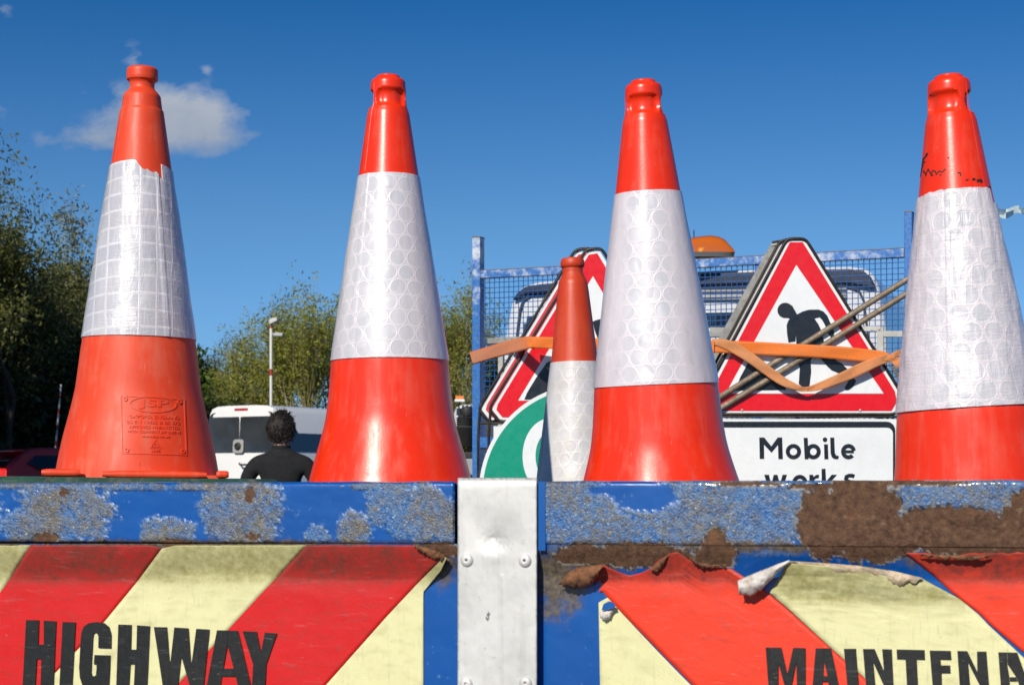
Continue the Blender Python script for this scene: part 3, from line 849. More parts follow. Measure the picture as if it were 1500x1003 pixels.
# parts below a board would be a fourth level, so boards are parts of the truck itself
bl_.parent = truck; br_.parent = truck
def ltop(x):
    t_ = 798.5 + .8 * fbm(x / 25, 1)
    t_ += 5 * math.exp(-((x - 238) / 11) ** 2)
    if x > 600: t_ = max(t_, 799 + (x - 606) * .38)
    return t_
far = [(790, -424.0), (1060, -424.0)]
LB0 = [(795, -190.0), (849, -228.0), (1060, -420.0)]
LBa = [(795, -30 - 110.0), (849, -165.0), (1060, -370.0)]
LB1 = [(795, 47.0), (845, 16.0), (868, 0.0), (910, -38.0), (1060, -190.0)]
LB2 = [(795, 243.0), (849, 203.0), (910, 153.0), (988, 78.0), (1060, 8.0)]
LB3 = [(795, 451.0), (801, 447.0), (830, 420.0), (871, 381.0), (922, 334.0), (1002, 260.0), (1060, 205.0)]
LB4 = [(795, 655.0), (815, 651.0), (855, 611.0), (902, 567.0), (1002, 478.0), (1060, 425.0)]
LB5 = [(795, 656.0), (815, 655.0), (835, 646.0), (866, 620.5), (872, 620.0), (1060, 620.0)]
def lift_l(x, y):
    return .010 * sstep(590, 655, x) * (1 - sstep(825, 872, y))
stripe(LB0, LBa, ltop, 'red_stripe', M_RED, bl_); stripe(LBa, LB1, ltop, 'yellow_stripe', M_YEL, bl_)
stripe(LB1, LB2, ltop, 'red_stripe', M_RED, bl_); stripe(LB2, LB3, ltop, 'yellow_stripe', M_YEL, bl_)
stripe(LB3, LB4, ltop, 'red_stripe', M_RED, bl_, bulge=lift_l); stripe(LB4, LB5, ltop, 'yellow_stripe', M_YEL, bl_, bulge=lift_l)
RT = [(866, 856), (874, 840), (883, 827), (898, 835), (922, 843), (938, 840), (953, 832), (962, 822), (978, 812), (990, 808), (1003, 810), (1012, 822), (1028, 832), (1050, 831), (1072, 833), (1082, 846), (1092, 856), (1110, 862), (1125, 868),
      (1128, 865), (1138, 845), (1150, 824), (1158, 822), (1200, 826), (1250, 832), (1300, 843), (1350, 847.5), (1351, 812), (1323, 810)]
def rtop_red(x): return float(np.interp(x, [p[0] for p in RT[:19]], [p[1] for p in RT[:19]])) + 1.2 * fbm(x / 8, 3)
def rtop_yel(x): return float(np.interp(x, [1158, 1200, 1250, 1300, 1350], [825, 828, 834, 844, 848]))
def rtop_red2(x): return 810 + 2.2 * fbm(x / 14, 6) + 5 * math.exp(-((x - 1390) / 20) ** 2)
RB0 = [(827, 868.0), (854, 872.0), (886, 900.0), (1002, 1014.0), (1060, 1071.0)]
RB1 = [(833, 1080.0), (868, 1125.0), (893, 1155.0), (949, 1217.0), (994, 1267.0), (1060, 1340.0)]
RB1b = [(820, 1155.0), (830, 1149.0), (850, 1138.0), (868, 1127.5), (893, 1157.0), (949, 1218.0), (994, 1268.0), (1060, 1341.0)]
RB2 = [(846, 1349.0), (877, 1406.0), (900, 1434.0), (915, 1448.0), (950, 1486.0), (1060, 1603.0)]
RB2b = [(808, 1323.0), (840, 1365.0), (865, 1392.0), (899, 1436.0), (915, 1452.0), (955, 1500.0), (1060, 1608.0)]
RB3 = [(808, 1540.0), (865, 1596.0), (955, 1700.0), (1060, 1810.0)]
RB4 = [(808, 1745.0), (1060, 1899.0)]
YL = [(895, 877.0), (1060, 880.0)]
stripe(YL, RB0, lambda x: 862 + (x - 877) * .98 + 20 * (x < 890) * (890 - x) / 13, 'yellow_stripe', M_YEL, br_, nx=18)
stripe(RB0, RB1, rtop_red, 'red_stripe', M_RED2, br_, bulge=lambda x, y: .004 * sstep(0, 25, 852 - y) * (x < 905))
stripe(RB1b, RB2, rtop_yel, 'yellow_stripe', M_YEL, br_, bulge=lambda x, y: .010 * (1 - sstep(0, 50, y - rtop_yel(x))) * sstep(1120, 1160, x) * (1 - .7 * sstep(1290, 1345, x)) + .0016 * fbm(x / 50, y / 16, 11, 3) * (1 - sstep(860, 925, y)), off=.0034, ye=876)
stripe(RB2b, RB3, rtop_red2, 'red_stripe', M_RED2, br_)
stripe(RB3, RB4, lambda x: 811, 'yellow_stripe', M_YEL, br_)
# lettering
def zp(L, ox, oy): return [(ox + x / 3.205, oy + y / 3.205) for x, y in L]
HW = [
 [(122, 697), (182, 698), (179, 812), (205, 812), (205, 700), (263, 703), (250, 1015), (190, 1015), (193, 880), (172, 880), (165, 1015), (105, 1015)],
 [(293, 706), (354, 708), (338, 1015), (278, 1015)],
 [(378, 790), (382, 755), (393, 727), (415, 712), (450, 706), (490, 712), (512, 730), (522, 765), (521, 830), (461, 828), (462, 775), (457, 760), (447, 757), (440, 762), (436, 780), (428, 940), (431, 957), (441, 962), (450, 955), (453, 925), (453, 905), (440, 905), (443, 861), (518, 863), (511, 1015), (405, 1015), (385, 1000), (374, 965), (371, 920)],
 [(555, 718), (617, 720), (614, 836), (640, 836), (643, 722), (703, 726), (690, 1015), (628, 1015), (633, 904), (611, 904), (605, 1015), (545, 1015)],
 [(722, 730), (783, 731), (797, 915), (818, 732), (884, 736), (897, 915), (921, 738), (983, 742), (955, 1015), (893, 1015), (851, 868), (834, 1015), (765, 1015)],
 [(1018, 745), (1067, 746), (1067, 815), (1047.8, 925), (1041.4, 962), (1033, 1015), (968, 1015)],
 [(1068, 746), (1117, 748), (1180, 1015), (1118, 1015), (1107, 962), (1097, 925), (1068, 815)],
 [(1048.8, 925), (1096, 925), (1106, 962), (1042.4, 962)],
 [(1138, 750), (1205, 752), (1224, 850), (1243, 756), (1300, 760), (1250, 905), (1244, 1015), (1182, 1015), (1188, 905)]]
MA = [
 [(133, 826), (207, 827), (235, 952), (262, 828), (320, 829), (320, 1020), (280, 1020), (277, 890), (252, 1020), (226, 1020), (193, 900), (192, 1020), (147, 1020)],
 [(368, 830), (405, 830), (406, 890), (403, 960), (400, 985), (399, 1020), (352, 1020)], [(406, 830), (440, 830), (480, 1020), (430, 1020), (427, 985), (424, 960), (407, 890)], [(404, 960), (423, 960), (426, 985), (401, 985)],
 [(500, 832), (558, 832), (572, 1020), (518, 1020)],
 [(590, 833), (645, 833), (688, 935), (680, 834), (726, 835), (735, 1020), (695, 1020), (640, 900), (650, 1020), (605, 1020)],
 [(748, 835), (880, 838), (882, 885), (843, 884), (850, 1020), (797, 1020), (790, 883), (750, 882)],
 [(903, 840), (1003, 842), (1006, 885), (955, 884), (957, 910), (1000, 910), (1002, 948), (960, 948), (962, 1020), (918, 1020)],
 [(1033, 842), (1080, 843), (1127, 940), (1125, 845), (1170, 845), (1184, 1020), (1147, 1020), (1085, 900), (1095, 1020), (1045, 1020)],
 [(1225, 848), (1266, 849), (1268, 905), (1278, 965), (1279, 985), (1282, 1020), (1238, 1020)], [(1267, 849), (1315, 850), (1375, 1020), (1328, 1020), (1318, 985), (1310, 965), (1269, 905)], [(1279, 965), (1309, 965), (1317, 985), (1280, 985)],
 [(1390, 852), (1440, 853), (1490, 950), (1488, 855), (1535, 856), (1550, 1020), (1512, 1020), (1445, 910), (1457, 1020), (1405, 1020)],
 [(1560, 880), (1580, 858), (1640, 857), (1665, 880), (1670, 925), (1620, 925), (1615, 890), (1600, 888), (1610, 1020), (1575, 1020)],
 [(1690, 858), (1795, 860), (1798, 902), (1745, 902), (1747, 928), (1792, 928), (1794, 965), (1750, 965), (1752, 1020), (1708, 1020)]]
for polys, par, ox, nm in ((HW, bl_, 0, 'HIGHWAY'), (MA, br_, 1080, 'MAINTENANCE')):
    mb = MB()
    for L in polys: slab(mb, TG, zp(L, ox, 690), .0042 if par is br_ else .0036, .0008)
    k = len(mb.v)
    mb.build('lettering', M_BLK, par, attrs=dict(dirt=[.25] * k, crease=[0.0] * k))
# curled and torn pieces
M_CURL = plain('torn_sheeting_back', (.50, .41, .29), .75, var=.45, scale=60, bump=.6, bscale=120, dirt=(.30, .16, .07), dirt_amt=.7)
M_CURL2 = plain('grey_sheeting_back', (.62, .58, .54), .6, var=.25, scale=40, bump=.5, bscale=90, dirt=(.30, .20, .12), dirt_amt=.5)
M_FLAKE = plain('rust_flake', (.15, .065, .032), .95, var=.6, scale=90, bump=.9, bscale=260, dirt=(.30, .12, .04), dirt_amt=.6)
def curl(top, bot, name, mat, h=.010, turns=1.0, base=.006, n=30, k=12, jag=0.0):
    """lip rolled outward from the upper outline down to the lower outline"""
    mb = MB(); rows = []
    tl = np.array(top, float); bo = np.array(bot, float)
    def at(a, s):
        s = s * (len(a) - 1); i = min(int(s), len(a) - 2); return a[i] + (a[i + 1] - a[i]) * (s - i)
    for i in range(k + 1):
        v = i / k; row = []
        for j in range(n + 1):
            s = j / n; A = at(tl, s); B = at(bo, s)
            q = A + (B - A) * v; q = q + np.array((0, jag * fbm(s * 13, 2) * v))
            wd = np.linalg.norm(B - A) / 20; q = q + np.array((.8 * fbm(s * 22, v * 2, 4), 1.6 * fbm(s * 17, v * 1.5, 9))) * min(1, v * 3)
            row.append(TG.p(q[0], q[1], base + skin_off(q[0], q[1]) * .9 + h * min(1, wd) * math.sin(math.pi * min(1, v * .95 + .02)) ** .7 + .0011 * fbm(s * 11, v * 2.5) * wd))
        rows.append(row)
    mb.grid(rows); o = mb.build(name, mat, br_, smooth=60)
    md = o.modifiers.new('thickness', 'SOLIDIFY'); md.thickness = .0005; md.offset = -1
    return o
curl([(1080, 850), (1095, 843), (1120, 833), (1140, 825), (1156, 820)], [(1083, 871), (1100, 873), (1117, 862), (1138, 840), (1158, 822)], 'curled_edge', M_CURL2, h=.010, base=.014)
curl([(1154, 821), (1200, 823.5), (1260, 828), (1310, 836), (1352, 846)], [(1156, 824), (1195, 834), (1245, 843), (1300, 852), (1318, 860), (1345, 849)], 'curled_edge', M_CURL, h=.005, base=.009, n=70, jag=6)
curl([(822, 850), (832, 838), (846, 829), (865, 828), (884, 825)], [(818, 856), (835, 861), (852, 862), (868, 856), (876, 842)], 'rust_flake', M_FLAKE, h=.010, base=.010, jag=3)
curl([(952, 834), (962, 824), (970, 818), (978, 812)], [(962, 838), (968, 832), (974, 824), (978, 814)], 'rust_flake', M_FLAKE, h=.006, base=.005, jag=3)
curl([(1010, 815), (1022, 822), (1040, 827), (1064, 826)], [(1016, 824), (1030, 832), (1044, 831), (1064, 828)], 'rust_flake', M_FLAKE, h=.006, base=.006, jag=4)
curl([(1345, 811), (1370, 812), (1400, 813), (1440, 813), (1452, 811)], [(1350, 814), (1375, 818), (1405, 820), (1428, 822), (1450, 813)], 'rust_flake', M_FLAKE, h=.006, base=.008, n=50, jag=4)
curl([(878, 896), (884, 893), (890, 891), (898, 888)], [(880, 905), (886, 909), (893, 905), (899, 894)], 'curled_edge', M_CURL2, h=.006, base=.006)
mb = MB(); slab(mb, TG, [(881, 893), (884, 884), (892, 880), (900, 883), (901, 889), (890, 893)], .012, .0008); mb.build('paint_chip', M_BLUE, br_)
curl([(606, 797), (620, 800), (640, 806), (651, 812)], [(608, 803), (620, 811), (636, 820), (648, 823)], 'rust_flake', M_FLAKE, h=.008, base=.010, jag=2)
# ---------------------------------------------------------------- rest of the truck
HB = Plane(698, 6.75, 1328, 6.10)          # mesh headboard
M_POST = None
def worn_blue():
    m, t, b = base_mat('worn_blue_steel'); o = t.obj()
    z = t.sep(o)[2]; n = t.noise(o, 26, 7, .65); n2 = t.noise(o, 90, 5, .7)
    c = t.mix(t.ramp(n2, .35, .65), (.012, .11, .38), (.06, .20, .50))
    w = t.ramp(t.m('ADD', t.m('MULTIPLY', t.m('SUBTRACT', z, t.attr('wear')), .9), n), .42, .66)
    c = t.mix(w, c, t.mix(t.ramp(n2, .3, .7), (.42, .50, .66), (.74, .74, .73)))
    c = t.mix(t.ramp(t.noise(o, 45, 6, .7), .60, .68, 0, .85), c, (.16, .11, .07))
    setp(t, b, col=c, rough=.42, metal=.1, nrm=t.bump(n2, .2, .002)); return m
M_WORN = worn_blue()
M_RUSTB = plain('rusty_edge', (.19, .13, .09), .85, var=.5, scale=40, bump=.4)
hb = D_.objects.new('mesh_headboard', None); COL.objects.link(hb); hb.parent = truck
def wear(n, v): return dict(wear=[v] * n)
def post(x0, x1, ytop, dpt, wv):
    mb = MB(); pts = [(x0, ytop), (x1, ytop), (x1, 1500), (x0, 1500)]
    slab(mb, HB, pts, .0, dpt); mb.build('post', M_WORN, hb, attrs=wear(len(mb.v), wv), bevel=.002)
    mb = MB(); slab(mb, HB, [(x0 - .2, ytop - 1.2), (x1 + .2, ytop - 1.2), (x1 + .2, ytop + .3), (x0 - .2, ytop + .3)], .001, dpt + .002)
    mb.build('post_cap', M_RUSTB, hb)
post(691.5, 703, 347.5, .045, 2.12); post(1324.5, 1336, 310.5, .045, 2.55)
mb = MB(); slab(mb, HB, [(703.3, 396.5), (1324, 363.5), (1324, 376.5), (703.3, 407.5)], -.002, .035)
mb.build('top_bar', M_WORN, hb, attrs=wear(len(mb.v), 2.14), bevel=.002)
mb = MB(); slab(mb, HB, [(703.3, 395.6), (1324, 362.6), (1324, 363.4), (703.3, 396.4)], -.001, .034); mb.build('bar_edge', M_RUSTB, hb)
mb = MB(); slab(mb, HB, [(703.2, 640), (1324, 640), (1324, 655), (703.2, 655)], -.002, .035)
mb.build('lower_bar', M_WORN, hb, attrs=wear(len(mb.v), 3.2))
mb = MB(); slab(mb, HB, [(1105.5, 380), (1113.5, 379.6), (1113.5, 640), (1105.5, 640)], -.010, .02)
mb.build('middle_bar', M_WORN, hb, attrs=wear(len(mb.v), 3.2))
M_WIRE = plain('blue_wire', (.006, .09, .33), .4, var=.3, scale=30)
mb = MB()
W0 = HB.p(703, 700, -.03).z
A0 = HB.p(703.5, HZ, -.018); A1 = HB.p(1324, HZ, -.018); Lh = (A1 - A0).length; uu = (A1 - A0).normalized(); pit = .0205
k = 0
while k * pit < Lh:
    s_ = k * pit; b0 = A0 + uu * s_; f = s_ / Lh
    zt_ = HB.p(703 + 621 * f, 407.5 - 31 * f, -.018).z + .004
    pp = [b0 + Vector((.0010 * fbm(k, q * .7), 0, 0)) + Vector((0, 0, -b0.z + .75 + (zt_ - .75) * q / 7)) for q in range(8)]
    mb.tube(pp, .0017, 5, cap=False); k += 1
z = .76; j = 0
while z < HB.p(1324, 376, -.02).z:
    fmin = 0
    zl = HB.p(703, 407.5, -.018).z; zr = HB.p(1324, 376, -.018).z
    # rows run parallel to the top bar
    pa = A0.copy(); pb = A1.copy(); g = (z - .75) / (zl - .75); pa.z = z; pb.z = .75 + g * (zr - .75)
    if pa.z < zl:
        pp = [pa + (pb - pa) * q / 14 + Vector((0, -.0027, .0012 * fbm(j * 3, q * .6))) for q in range(15)]
        mb.tube(pp, .0017, 5, cap=False)
    z += pit; j += 1
mb.build('wire_mesh', M_WIRE, hb, smooth=80)

# cab
CB = Plane(740, 7.25, 1290, 6.75)
M_WHITE = plain('white_vehicle_paint', (.62, .64, .67), .28, var=.03, scale=3, bump=0, coat=.5)
M_NAVY = plain('dark_cab_band', (.012, .018, .035), .4, var=.2)
M_SEAL = plain('black_seal', (.02, .02, .022), .6)
M_GLASSD = plain('dark_glass', (.012, .016, .02), .08, var=.1, coat=1.0)
cabo = D_.objects.new('cab', None); COL.objects.link(cabo); cabo.parent = truck
def mix_outline(pts, n=6):
    out = []
    for (a, b) in zip(pts, pts[1:] + pts[:1]):
        out.append(a)
    return out
cab_out = [(734, 520), (741, 482), (748, 444), (756, 428), (768, 418), (786, 413), (830, 409), (1000, 398), (1180, 391), (1245, 390), (1268, 393), (1279, 402), (1287, 420), (1293, 450), (1298, 485), (1302, 560), (1304, 900), (728, 900)]
mb = MB(); slab(mb, CB, cab_out, 0, 1.5); mb.build('cab_shell', M_WHITE, cabo, bevel=.02, smooth=35)
band = [(750, 440), (757, 429), (769, 420), (790, 416), (830, 412.5), (1000, 402), (1180, 395), (1243, 393.5), (1264, 396), (1275, 405), (1283, 421), (1276, 421), (1240, 415), (1180, 413), (1000, 419), (830, 426), (772, 430)]
mb = MB(); slab(mb, CB, band, .030, .032); mb.build('roof_band', M_NAVY, cabo, bevel=.006)  # dark navy band along the top of the cab rear
mb = MB()
for q in stroke([(753, 560), (756, 500), (761, 456), (766, 440), (776, 433), (830, 430), (1000, 425), (1180, 421), (1244, 420), (1258, 425), (1265, 440), (1270, 480), (1274, 560)], 3.0): slab(mb, CB, q, .012, .013)
mb.build('panel_seal', M_SEAL, cabo)
M_GREYP = plain('grey_panel', (.30, .31, .33), .5, var=.1)
mb = MB()
for y, w in ((437, 3), (441.5, 2), (429, 2.5)): slab(mb, CB, [(800, y), (1240, y - 8), (1240, y - 8 + w), (800, y + w)], .018, .019)
mb.build('pressed_rib', M_GREYP, cabo)
mb = MB(); slab(mb, CB, [(772, 463), (1252, 454), (1256, 474), (770, 482)], .0105, .011); mb.build('rear_window', M_GLASSD, cabo)
M_BRN = plain('brown_box', (.17, .12, .08), .8, var=.5, scale=30)
# beacon
mb = MB()
c0 = CB.p(1028, 372, -.25); 
def beacon(cx, cy, D, wpx, hpx, par, nm='beacon'):
    be = D_.objects.new(nm, None); COL.objects.link(be); be.parent = par
    c = P(cx, cy, D); s = D / F; mb = MB()
    top = [(-.50, 0), (-.49, .42), (-.44, .66), (-.34, .80), (-.1, .84), (.05, .95), (.18, 1.0), (.30, .93), (.38, .75), (.44, .45), (.49, .16), (.50, 0)]
    top = top if nm == 'amber_beacon' else [(-.5, 0), (-.48, .6), (-.4, .9), (0, 1), (.4, .9), (.48, .6), (.5, 0)]
    rows = []
    for x, z in top:
        row = []
        for j in range(17):
            a = math.pi * j / 16
            row.append(c + Vector((x * wpx * s, -math.cos(a) * .055 * (1 - abs(x) ** 4 * 3), (z * hpx * s) * math.sin(a) ** .55)))
        rows.append(row)
    mb.grid(rows)
    m, t, b = base_mat('amber_lens'); o = t.obj()
    wv = t.new('ShaderNodeTexWave'); t.put(wv.inputs[0], o); wv.inputs['Scale'].default_value = 20
    hot = t.ramp(t.noise(o, 13, 2), .60, .70)  # hot spot painted into the lens colour as a highlight
    setp(t, b, col=t.mix(hot, (.55, .12, .004), (.95, .40, .03)), rough=.12, coat=1.0, nrm=t.bump(wv.outputs[1], .08, .002), emit=(1, .3, .02), estr=0.0)
    mb.build('lens', m, be, smooth=60)
    # base skirt
    mb = MB(); pr = []
    for z in (0, -.18, -.26):
        k = 1 if z == 0 else .98
        mb.v += [c + Vector((x * wpx * s * k * 1.02, y * .06 * k, z * hpx * s)) for x, y in [(math.copysign(abs(math.cos(R(q * 15))) ** .3, math.cos(R(q * 15))) * .5, math.sin(R(q * 15))) for q in range(24)]]
    for i in range(2):
        for j in range(24): mb.f.append((i * 24 + j, (i + 1) * 24 + j, (i + 1) * 24 + (j + 1) % 24, i * 24 + (j + 1) % 24))
    mb.f.append(tuple(range(24))); mb.f.append(tuple(range(71, 47, -1)))
    mb.build('beacon_base', plain('beacon_base', (.10, .10, .10), .5), be, smooth=40)
    return be
bc = beacon(1020, 371.5, 6.9, 110, 26.5, cabo, 'amber_beacon')
mb = MB(); mb.tube([P(1017, 372, 6.9), P(1016.5, 337, 6.9)], .0022, 6); mb.build('aerial', M_SEAL, cabo)
mb = MB(); mb.box(P(1000, 384, 6.93), (.26, .12, .035)); mb.build('beacon_bracket', M_GREYP, cabo)
# bed, sides, load boards, chassis, wheels
M_DECK = plain('worn_deck', (.10, .085, .065), .9, var=.4, bump=.4, scale=12)
tl, tr = TG.p(-420, HZ, -.03), TG.p(1900, HZ, -.03); hl, hr = Vector((-.62, 6.95, 1.3)), Vector((1.75, 5.95, 1.3))
zb = .86
def quadbox(a, b, c, d, z0, z1):
    mb = MB(); vs = [Vector((p.x, p.y, z)) for z in (z0, z1) for p in (a, b, c, d)]
    mb.add(vs, [(3, 2, 1, 0), (4, 5, 6, 7), (0, 1, 5, 4), (1, 2, 6, 5), (2, 3, 7, 6), (3, 0, 4, 7)]); return mb
quadbox(tl, tr, hr, hl, zb - .06, zb).build('load_bed', M_DECK, truck)
for a, b in ((tl, hl), (tr, hr)):
    mb = MB(); aa = a.copy(); bb = b.copy(); aa.z = bb.z = (zb + 1.27) / 2; mb.beam(aa, bb, .03, 1.27 - zb); mb.build('side_board', M_BLUE, truck)
mb = MB(); pa = [(-.95, 2.5, 1.306), (.92, 1.98, 1.056), (.92, 3.6, 1.056), (-.95, 3.6, 1.306)]
pa = [(-.93, 2.45, 1.267), (.88, 1.95, 1.062), (.88, 3.62, 1.062), (-.93, 3.62, 1.267)]
mb.add([Vector(p) for p in pa] + [Vector(p) - Vector((0, 0, .02)) for p in pa], [(0, 1, 2, 3), (7, 6, 5, 4), (0, 4, 5, 1), (1, 5, 6, 2), (2, 6, 7, 3), (3, 7, 4, 0)])
mb.build('load_board', M_DECK, truck)
mb = MB(); mb.beam((0, 2.4, .65), (1.1, 8.2, .65), .7, .22); mb.build('chassis', M_SEAL, truck)
for (x, y) in ((-.55, 3.4), (1.05, 2.9), (.45, 7.7), (1.95, 7.2)):
    mb = MB(); ax = Matrix.Rotation(R(-14), 3, 'Z') @ Matrix.Rotation(R(90), 3, 'Y')
    mb.lathe([(.2, -.1), (.33, -.1), (.36, -.07), (.36, .07), (.33, .1), (.2, .1)], 28, (x, y, .36), ax); wh = mb.build('wheel', M_RUB, truck, smooth=40)
    mb = MB(); mb.lathe([(.19, -.104), (.17, -.06), (.05, -.05), (.05, .05), (.17, .06), (.19, .104)], 20, (x, y, .36), ax); mb.build('rim', M_GREYP, wh, smooth=40)

# ---------------------------------------------------------------- signs
def sheet(name, col, rough=.28, scr=.32, **kw):
    m, t, b = base_mat(name); o = t.obj()
    n = t.noise(o, 40, 6, .6); sp = t.noise(o, 75, 5, .75); lines = t.noise(t.mapping(o, (90, 90, 9)), 1, 6, .75, 1.5)
    c = t.mix(t.ramp(n, .3, .7), tuple(x * .93 for x in col), col)
    lum = sum(col) / 3
    dcol = (.35, .33, .30) if lum > .4 else tuple(min(1, x * .7 + .28) for x in col)
    c = t.mix(t.ramp(sp, .67, .71, 0, scr), c, dcol)
    c = t.mix(t.ramp(lines, .66, .69, 0, scr * .5), c, dcol)
    c = t.mix(t.ramp(t.noise(o, 5, 8, .75), .5, .72, 0, .22), c, tuple(x * .5 + .03 for x in col))
    setp(t, b, col=c, rough=t.ramp(n, .3, .7, rough * .8, rough * 1.3), nrm=t.bump(n, .06, .001), **kw); return m
M_SRED = sheet('sign_red', (.74, .002, .010)); M_SWHT = sheet('sign_white', (.80, .82, .83), scr=.35)
M_SBLK = sheet('sign_black', (.010, .013, .020), scr=.25); M_SGRN = sheet('sign_green', (.005, .30, .19), scr=.6)
M_SREDW = sheet('sign_red_worn', (.62, .05, .07), scr=.9)
M_FRAME = plain('black_steel_frame', (.022, .018, .015), .45, var=.5, scale=30, metal=.3, dirt=(.12, .07, .04), dirt_amt=.3)
M_GALV = plain('galvanised_steel', (.27, .27, .26), .55, metal=.5, var=.25, scale=25, bump=.2, dirt=(.20, .12, .07), dirt_amt=.3)
M_GALVW = plain('galvanised_plain', (.42, .42, .41), .5, metal=.3, var=.2, scale=18, dirt=(.24, .15, .08), dirt_amt=.25)

def frame_tube(pl, pts, r, off, par, name='frame', closed=True):
    mb = MB(); p3 = [pl.p(x, y, off) for x, y in pts]
    # round the bends
    q = []; n = len(p3)
    for i in range(n):
        if not closed and i in (0, n - 1): q.append(p3[i]); continue
        a, b, c = p3[i - 1], p3[i], p3[(i + 1) % n]
        da = (a - b); dc = (c - b); ra = min(.018, da.length * .4); rc = min(.018, dc.length * .4)
        for t_ in (0, .33, .66, 1):
            A = b + da.normalized() * ra * (1 - t_); C = b + dc.normalized() * rc * t_
            q.append(A + (C - b) if False else b + da.normalized() * ra * (1 - t_) ** 2 + dc.normalized() * rc * t_ ** 2)
    if closed: q += [q[0], q[1]]
    mb.tube(q, r, 8, cap=not closed); return mb.build(name, M_FRAME, par, smooth=60)
def poly_part(name, pl, poly, off, th, mat, par):
    mb = MB(); slab(mb, pl, poly, off, th); return mb.build(name, mat, par)

# right sign: men at work triangle with plate below
S1 = Plane(1050, 5.72, 1320, 5.66)
def sign_right():
    s = empty('roadworks_sign', P(1180, 1150, 5.75), label='triangular digging man warning sign above a white plate reading Mobile works', cat='road sign', group=None)
    out = [(1152.5, 349.5), (1180, 349.5), (1319.5, 574), (1322, 590), (1312, 606.5), (1040, 606.5), (1028, 592), (1032, 576)]
    def inset(P_, k, cx=1172, cy=520): return [(cx + (x - cx) * k, cy + (y - cy) * k) for x, y in P_]
    poly_part('back_plate', S1, [(1153, 351), (1179, 351), (1318, 575), (1320, 590), (1311, 605), (1041, 605), (1029, 591), (1033, 577)], -.003, .004, M_GALV, s)
    poly_part('white_border', S1, [(1154, 352), (1178.5, 352), (1317, 575), (1319, 589), (1310, 604.5), (1042, 604.5), (1031, 590), (1035, 577)], .000, .0025, M_SWHT, s)
    poly_part('red_border', S1, [(1157, 354.8), (1176, 354.8), (1311, 573), (1314, 588), (1306, 601.6), (1048, 601.6), (1037, 588), (1041, 576)], .0014, .001, M_SRED, s)
    poly_part('white_field', S1, [(1166.5, 388), (1294.5, 576.3), (1063, 576.3)], .0028, .001, M_SWHT, s)
    # digging figure
    hd = arc(1150.3, 454.5, 11.5, 11.2, 20, 340, 22)
    body = [(1159.5, 446), (1163.5, 453), (1167.6, 460.4), (1176, 456), (1185, 453.5), (1199.1, 453.3), (1206, 456), (1212, 462.5), (1216, 472), (1222, 486), (1221.5, 493), (1217, 494), (1211, 485), (1209, 477), (1204, 468),
            (1200.7, 464.6), (1193, 466.4), (1199, 475), (1204, 486), (1207, 500), (1212, 515), (1226, 528.5), (1232.6, 531.7), (1243, 542), (1254, 558), (1250, 566), (1243.8, 570.8), (1239, 571.6), (1237.4, 567.6), (1243, 558), (1229.4, 546.9), (1218, 542), (1211, 535.5), (1204, 527), (1197, 522), (1190, 523), (1187.5, 528), (1188.2, 545), (1185.5, 567),
            (1176, 567), (1170, 562), (1171.5, 540), (1169, 528), (1166.5, 505), (1165.8, 489.6), (1165.2, 500), (1155, 501.5), (1153, 490), (1152.2, 476), (1155, 469), (1157.2, 466.5), (1152, 465.4), (1159, 461)]
    mb = MB(); slab(mb, S1, hd, .0042, .001); slab(mb, S1, body, .0043, .001)
    slab(mb, S1, [(1077, 572), (1084, 553), (1096, 530.5), (1104, 529), (1118, 545), (1134, 556), (1151, 564), (1151, 571)], .0042, .001)
    mb.build('digging_figure', M_SBLK, s)
    for x, y in ((1087, 600.5), (1260, 600.8)):
        mb = MB(); mb.lathe([(.004, 0), (.0035, .002), (.001, .003)], 10, S1.p(x, y, .0012), S1.n.to_track_quat('Z', 'Y').to_matrix()); mb.build('rivet', M_GALVW, s)
    frame_tube(S1, out, .0048, .004, s)
    frame_tube(S1, [(1028, 607), (1026, 860)], .005, .002, s, 'leg', False); frame_tube(S1, [(1318, 607), (1320, 860)], .005, .002, s, 'leg', False)
    frame_tube(S1, [(1030, 609.8), (1318, 610.2)], .0036, .002, s, 'cross_bar', False)
    # plate
    pp = D_.objects.new('supplementary_plate', None); COL.objects.link(pp); pp.parent = s
    def rr(x0, y0, x1, y1, r): return arc(x1 - r, y0 + r, r, r, -90, 0, 6) + arc(x1 - r, y1 - r, r, r, 0, 90, 6) + arc(x0 + r, y1 - r, r, r, 90, 180, 6) + arc(x0 + r, y0 + r, r, r, 180, 270, 6)
    poly_part('plate', S1, rr(1031, 613.5, 1315, 763, 4), .000, .003, M_SWHT, pp)
    poly_part('border', S1, rr(1036, 617.2, 1311.5, 760, 13), .0014, .001, M_SBLK, pp)
    poly_part('field', S1, rr(1043, 626.2, 1308, 751, 9), .0028, .001, M_SWHT, pp)
    mb = MB(); Z = lambda L: [(1060 + x / 5.556, 590 + y / 5.556) for x, y in L]
    def st(L, w=36, closed=False, dz=0):
        for q in stroke(Z(L), w / 5.556, closed): slab(mb, S1, q, .0042 + dz, .001)
    slab(mb, S1, Z([(290, 280), (330, 280), (388, 352), (440, 280), (476, 280), (482, 456), (446, 456), (442, 340), (390, 404), (328, 338), (330, 454), (294, 454)]), .0042, .001)
    st(arc(568, 395, 46, 46, 0, 360, 28)[:-1], 33, True)
    slab(mb, S1, Z([(651, 283), (684, 283), (692, 457), (660, 457)]), .0042, .001); st(arc(730, 395, 44, 46, 0, 360, 28)[:-1], 33, True, .0002)
    slab(mb, S1, Z([(817, 335), (848, 335), (853, 457), (820, 457)]), .0042, .001); slab(mb, S1, Z(arc(825, 298, 19, 19, 0, 350, 16)), .0042, .001)
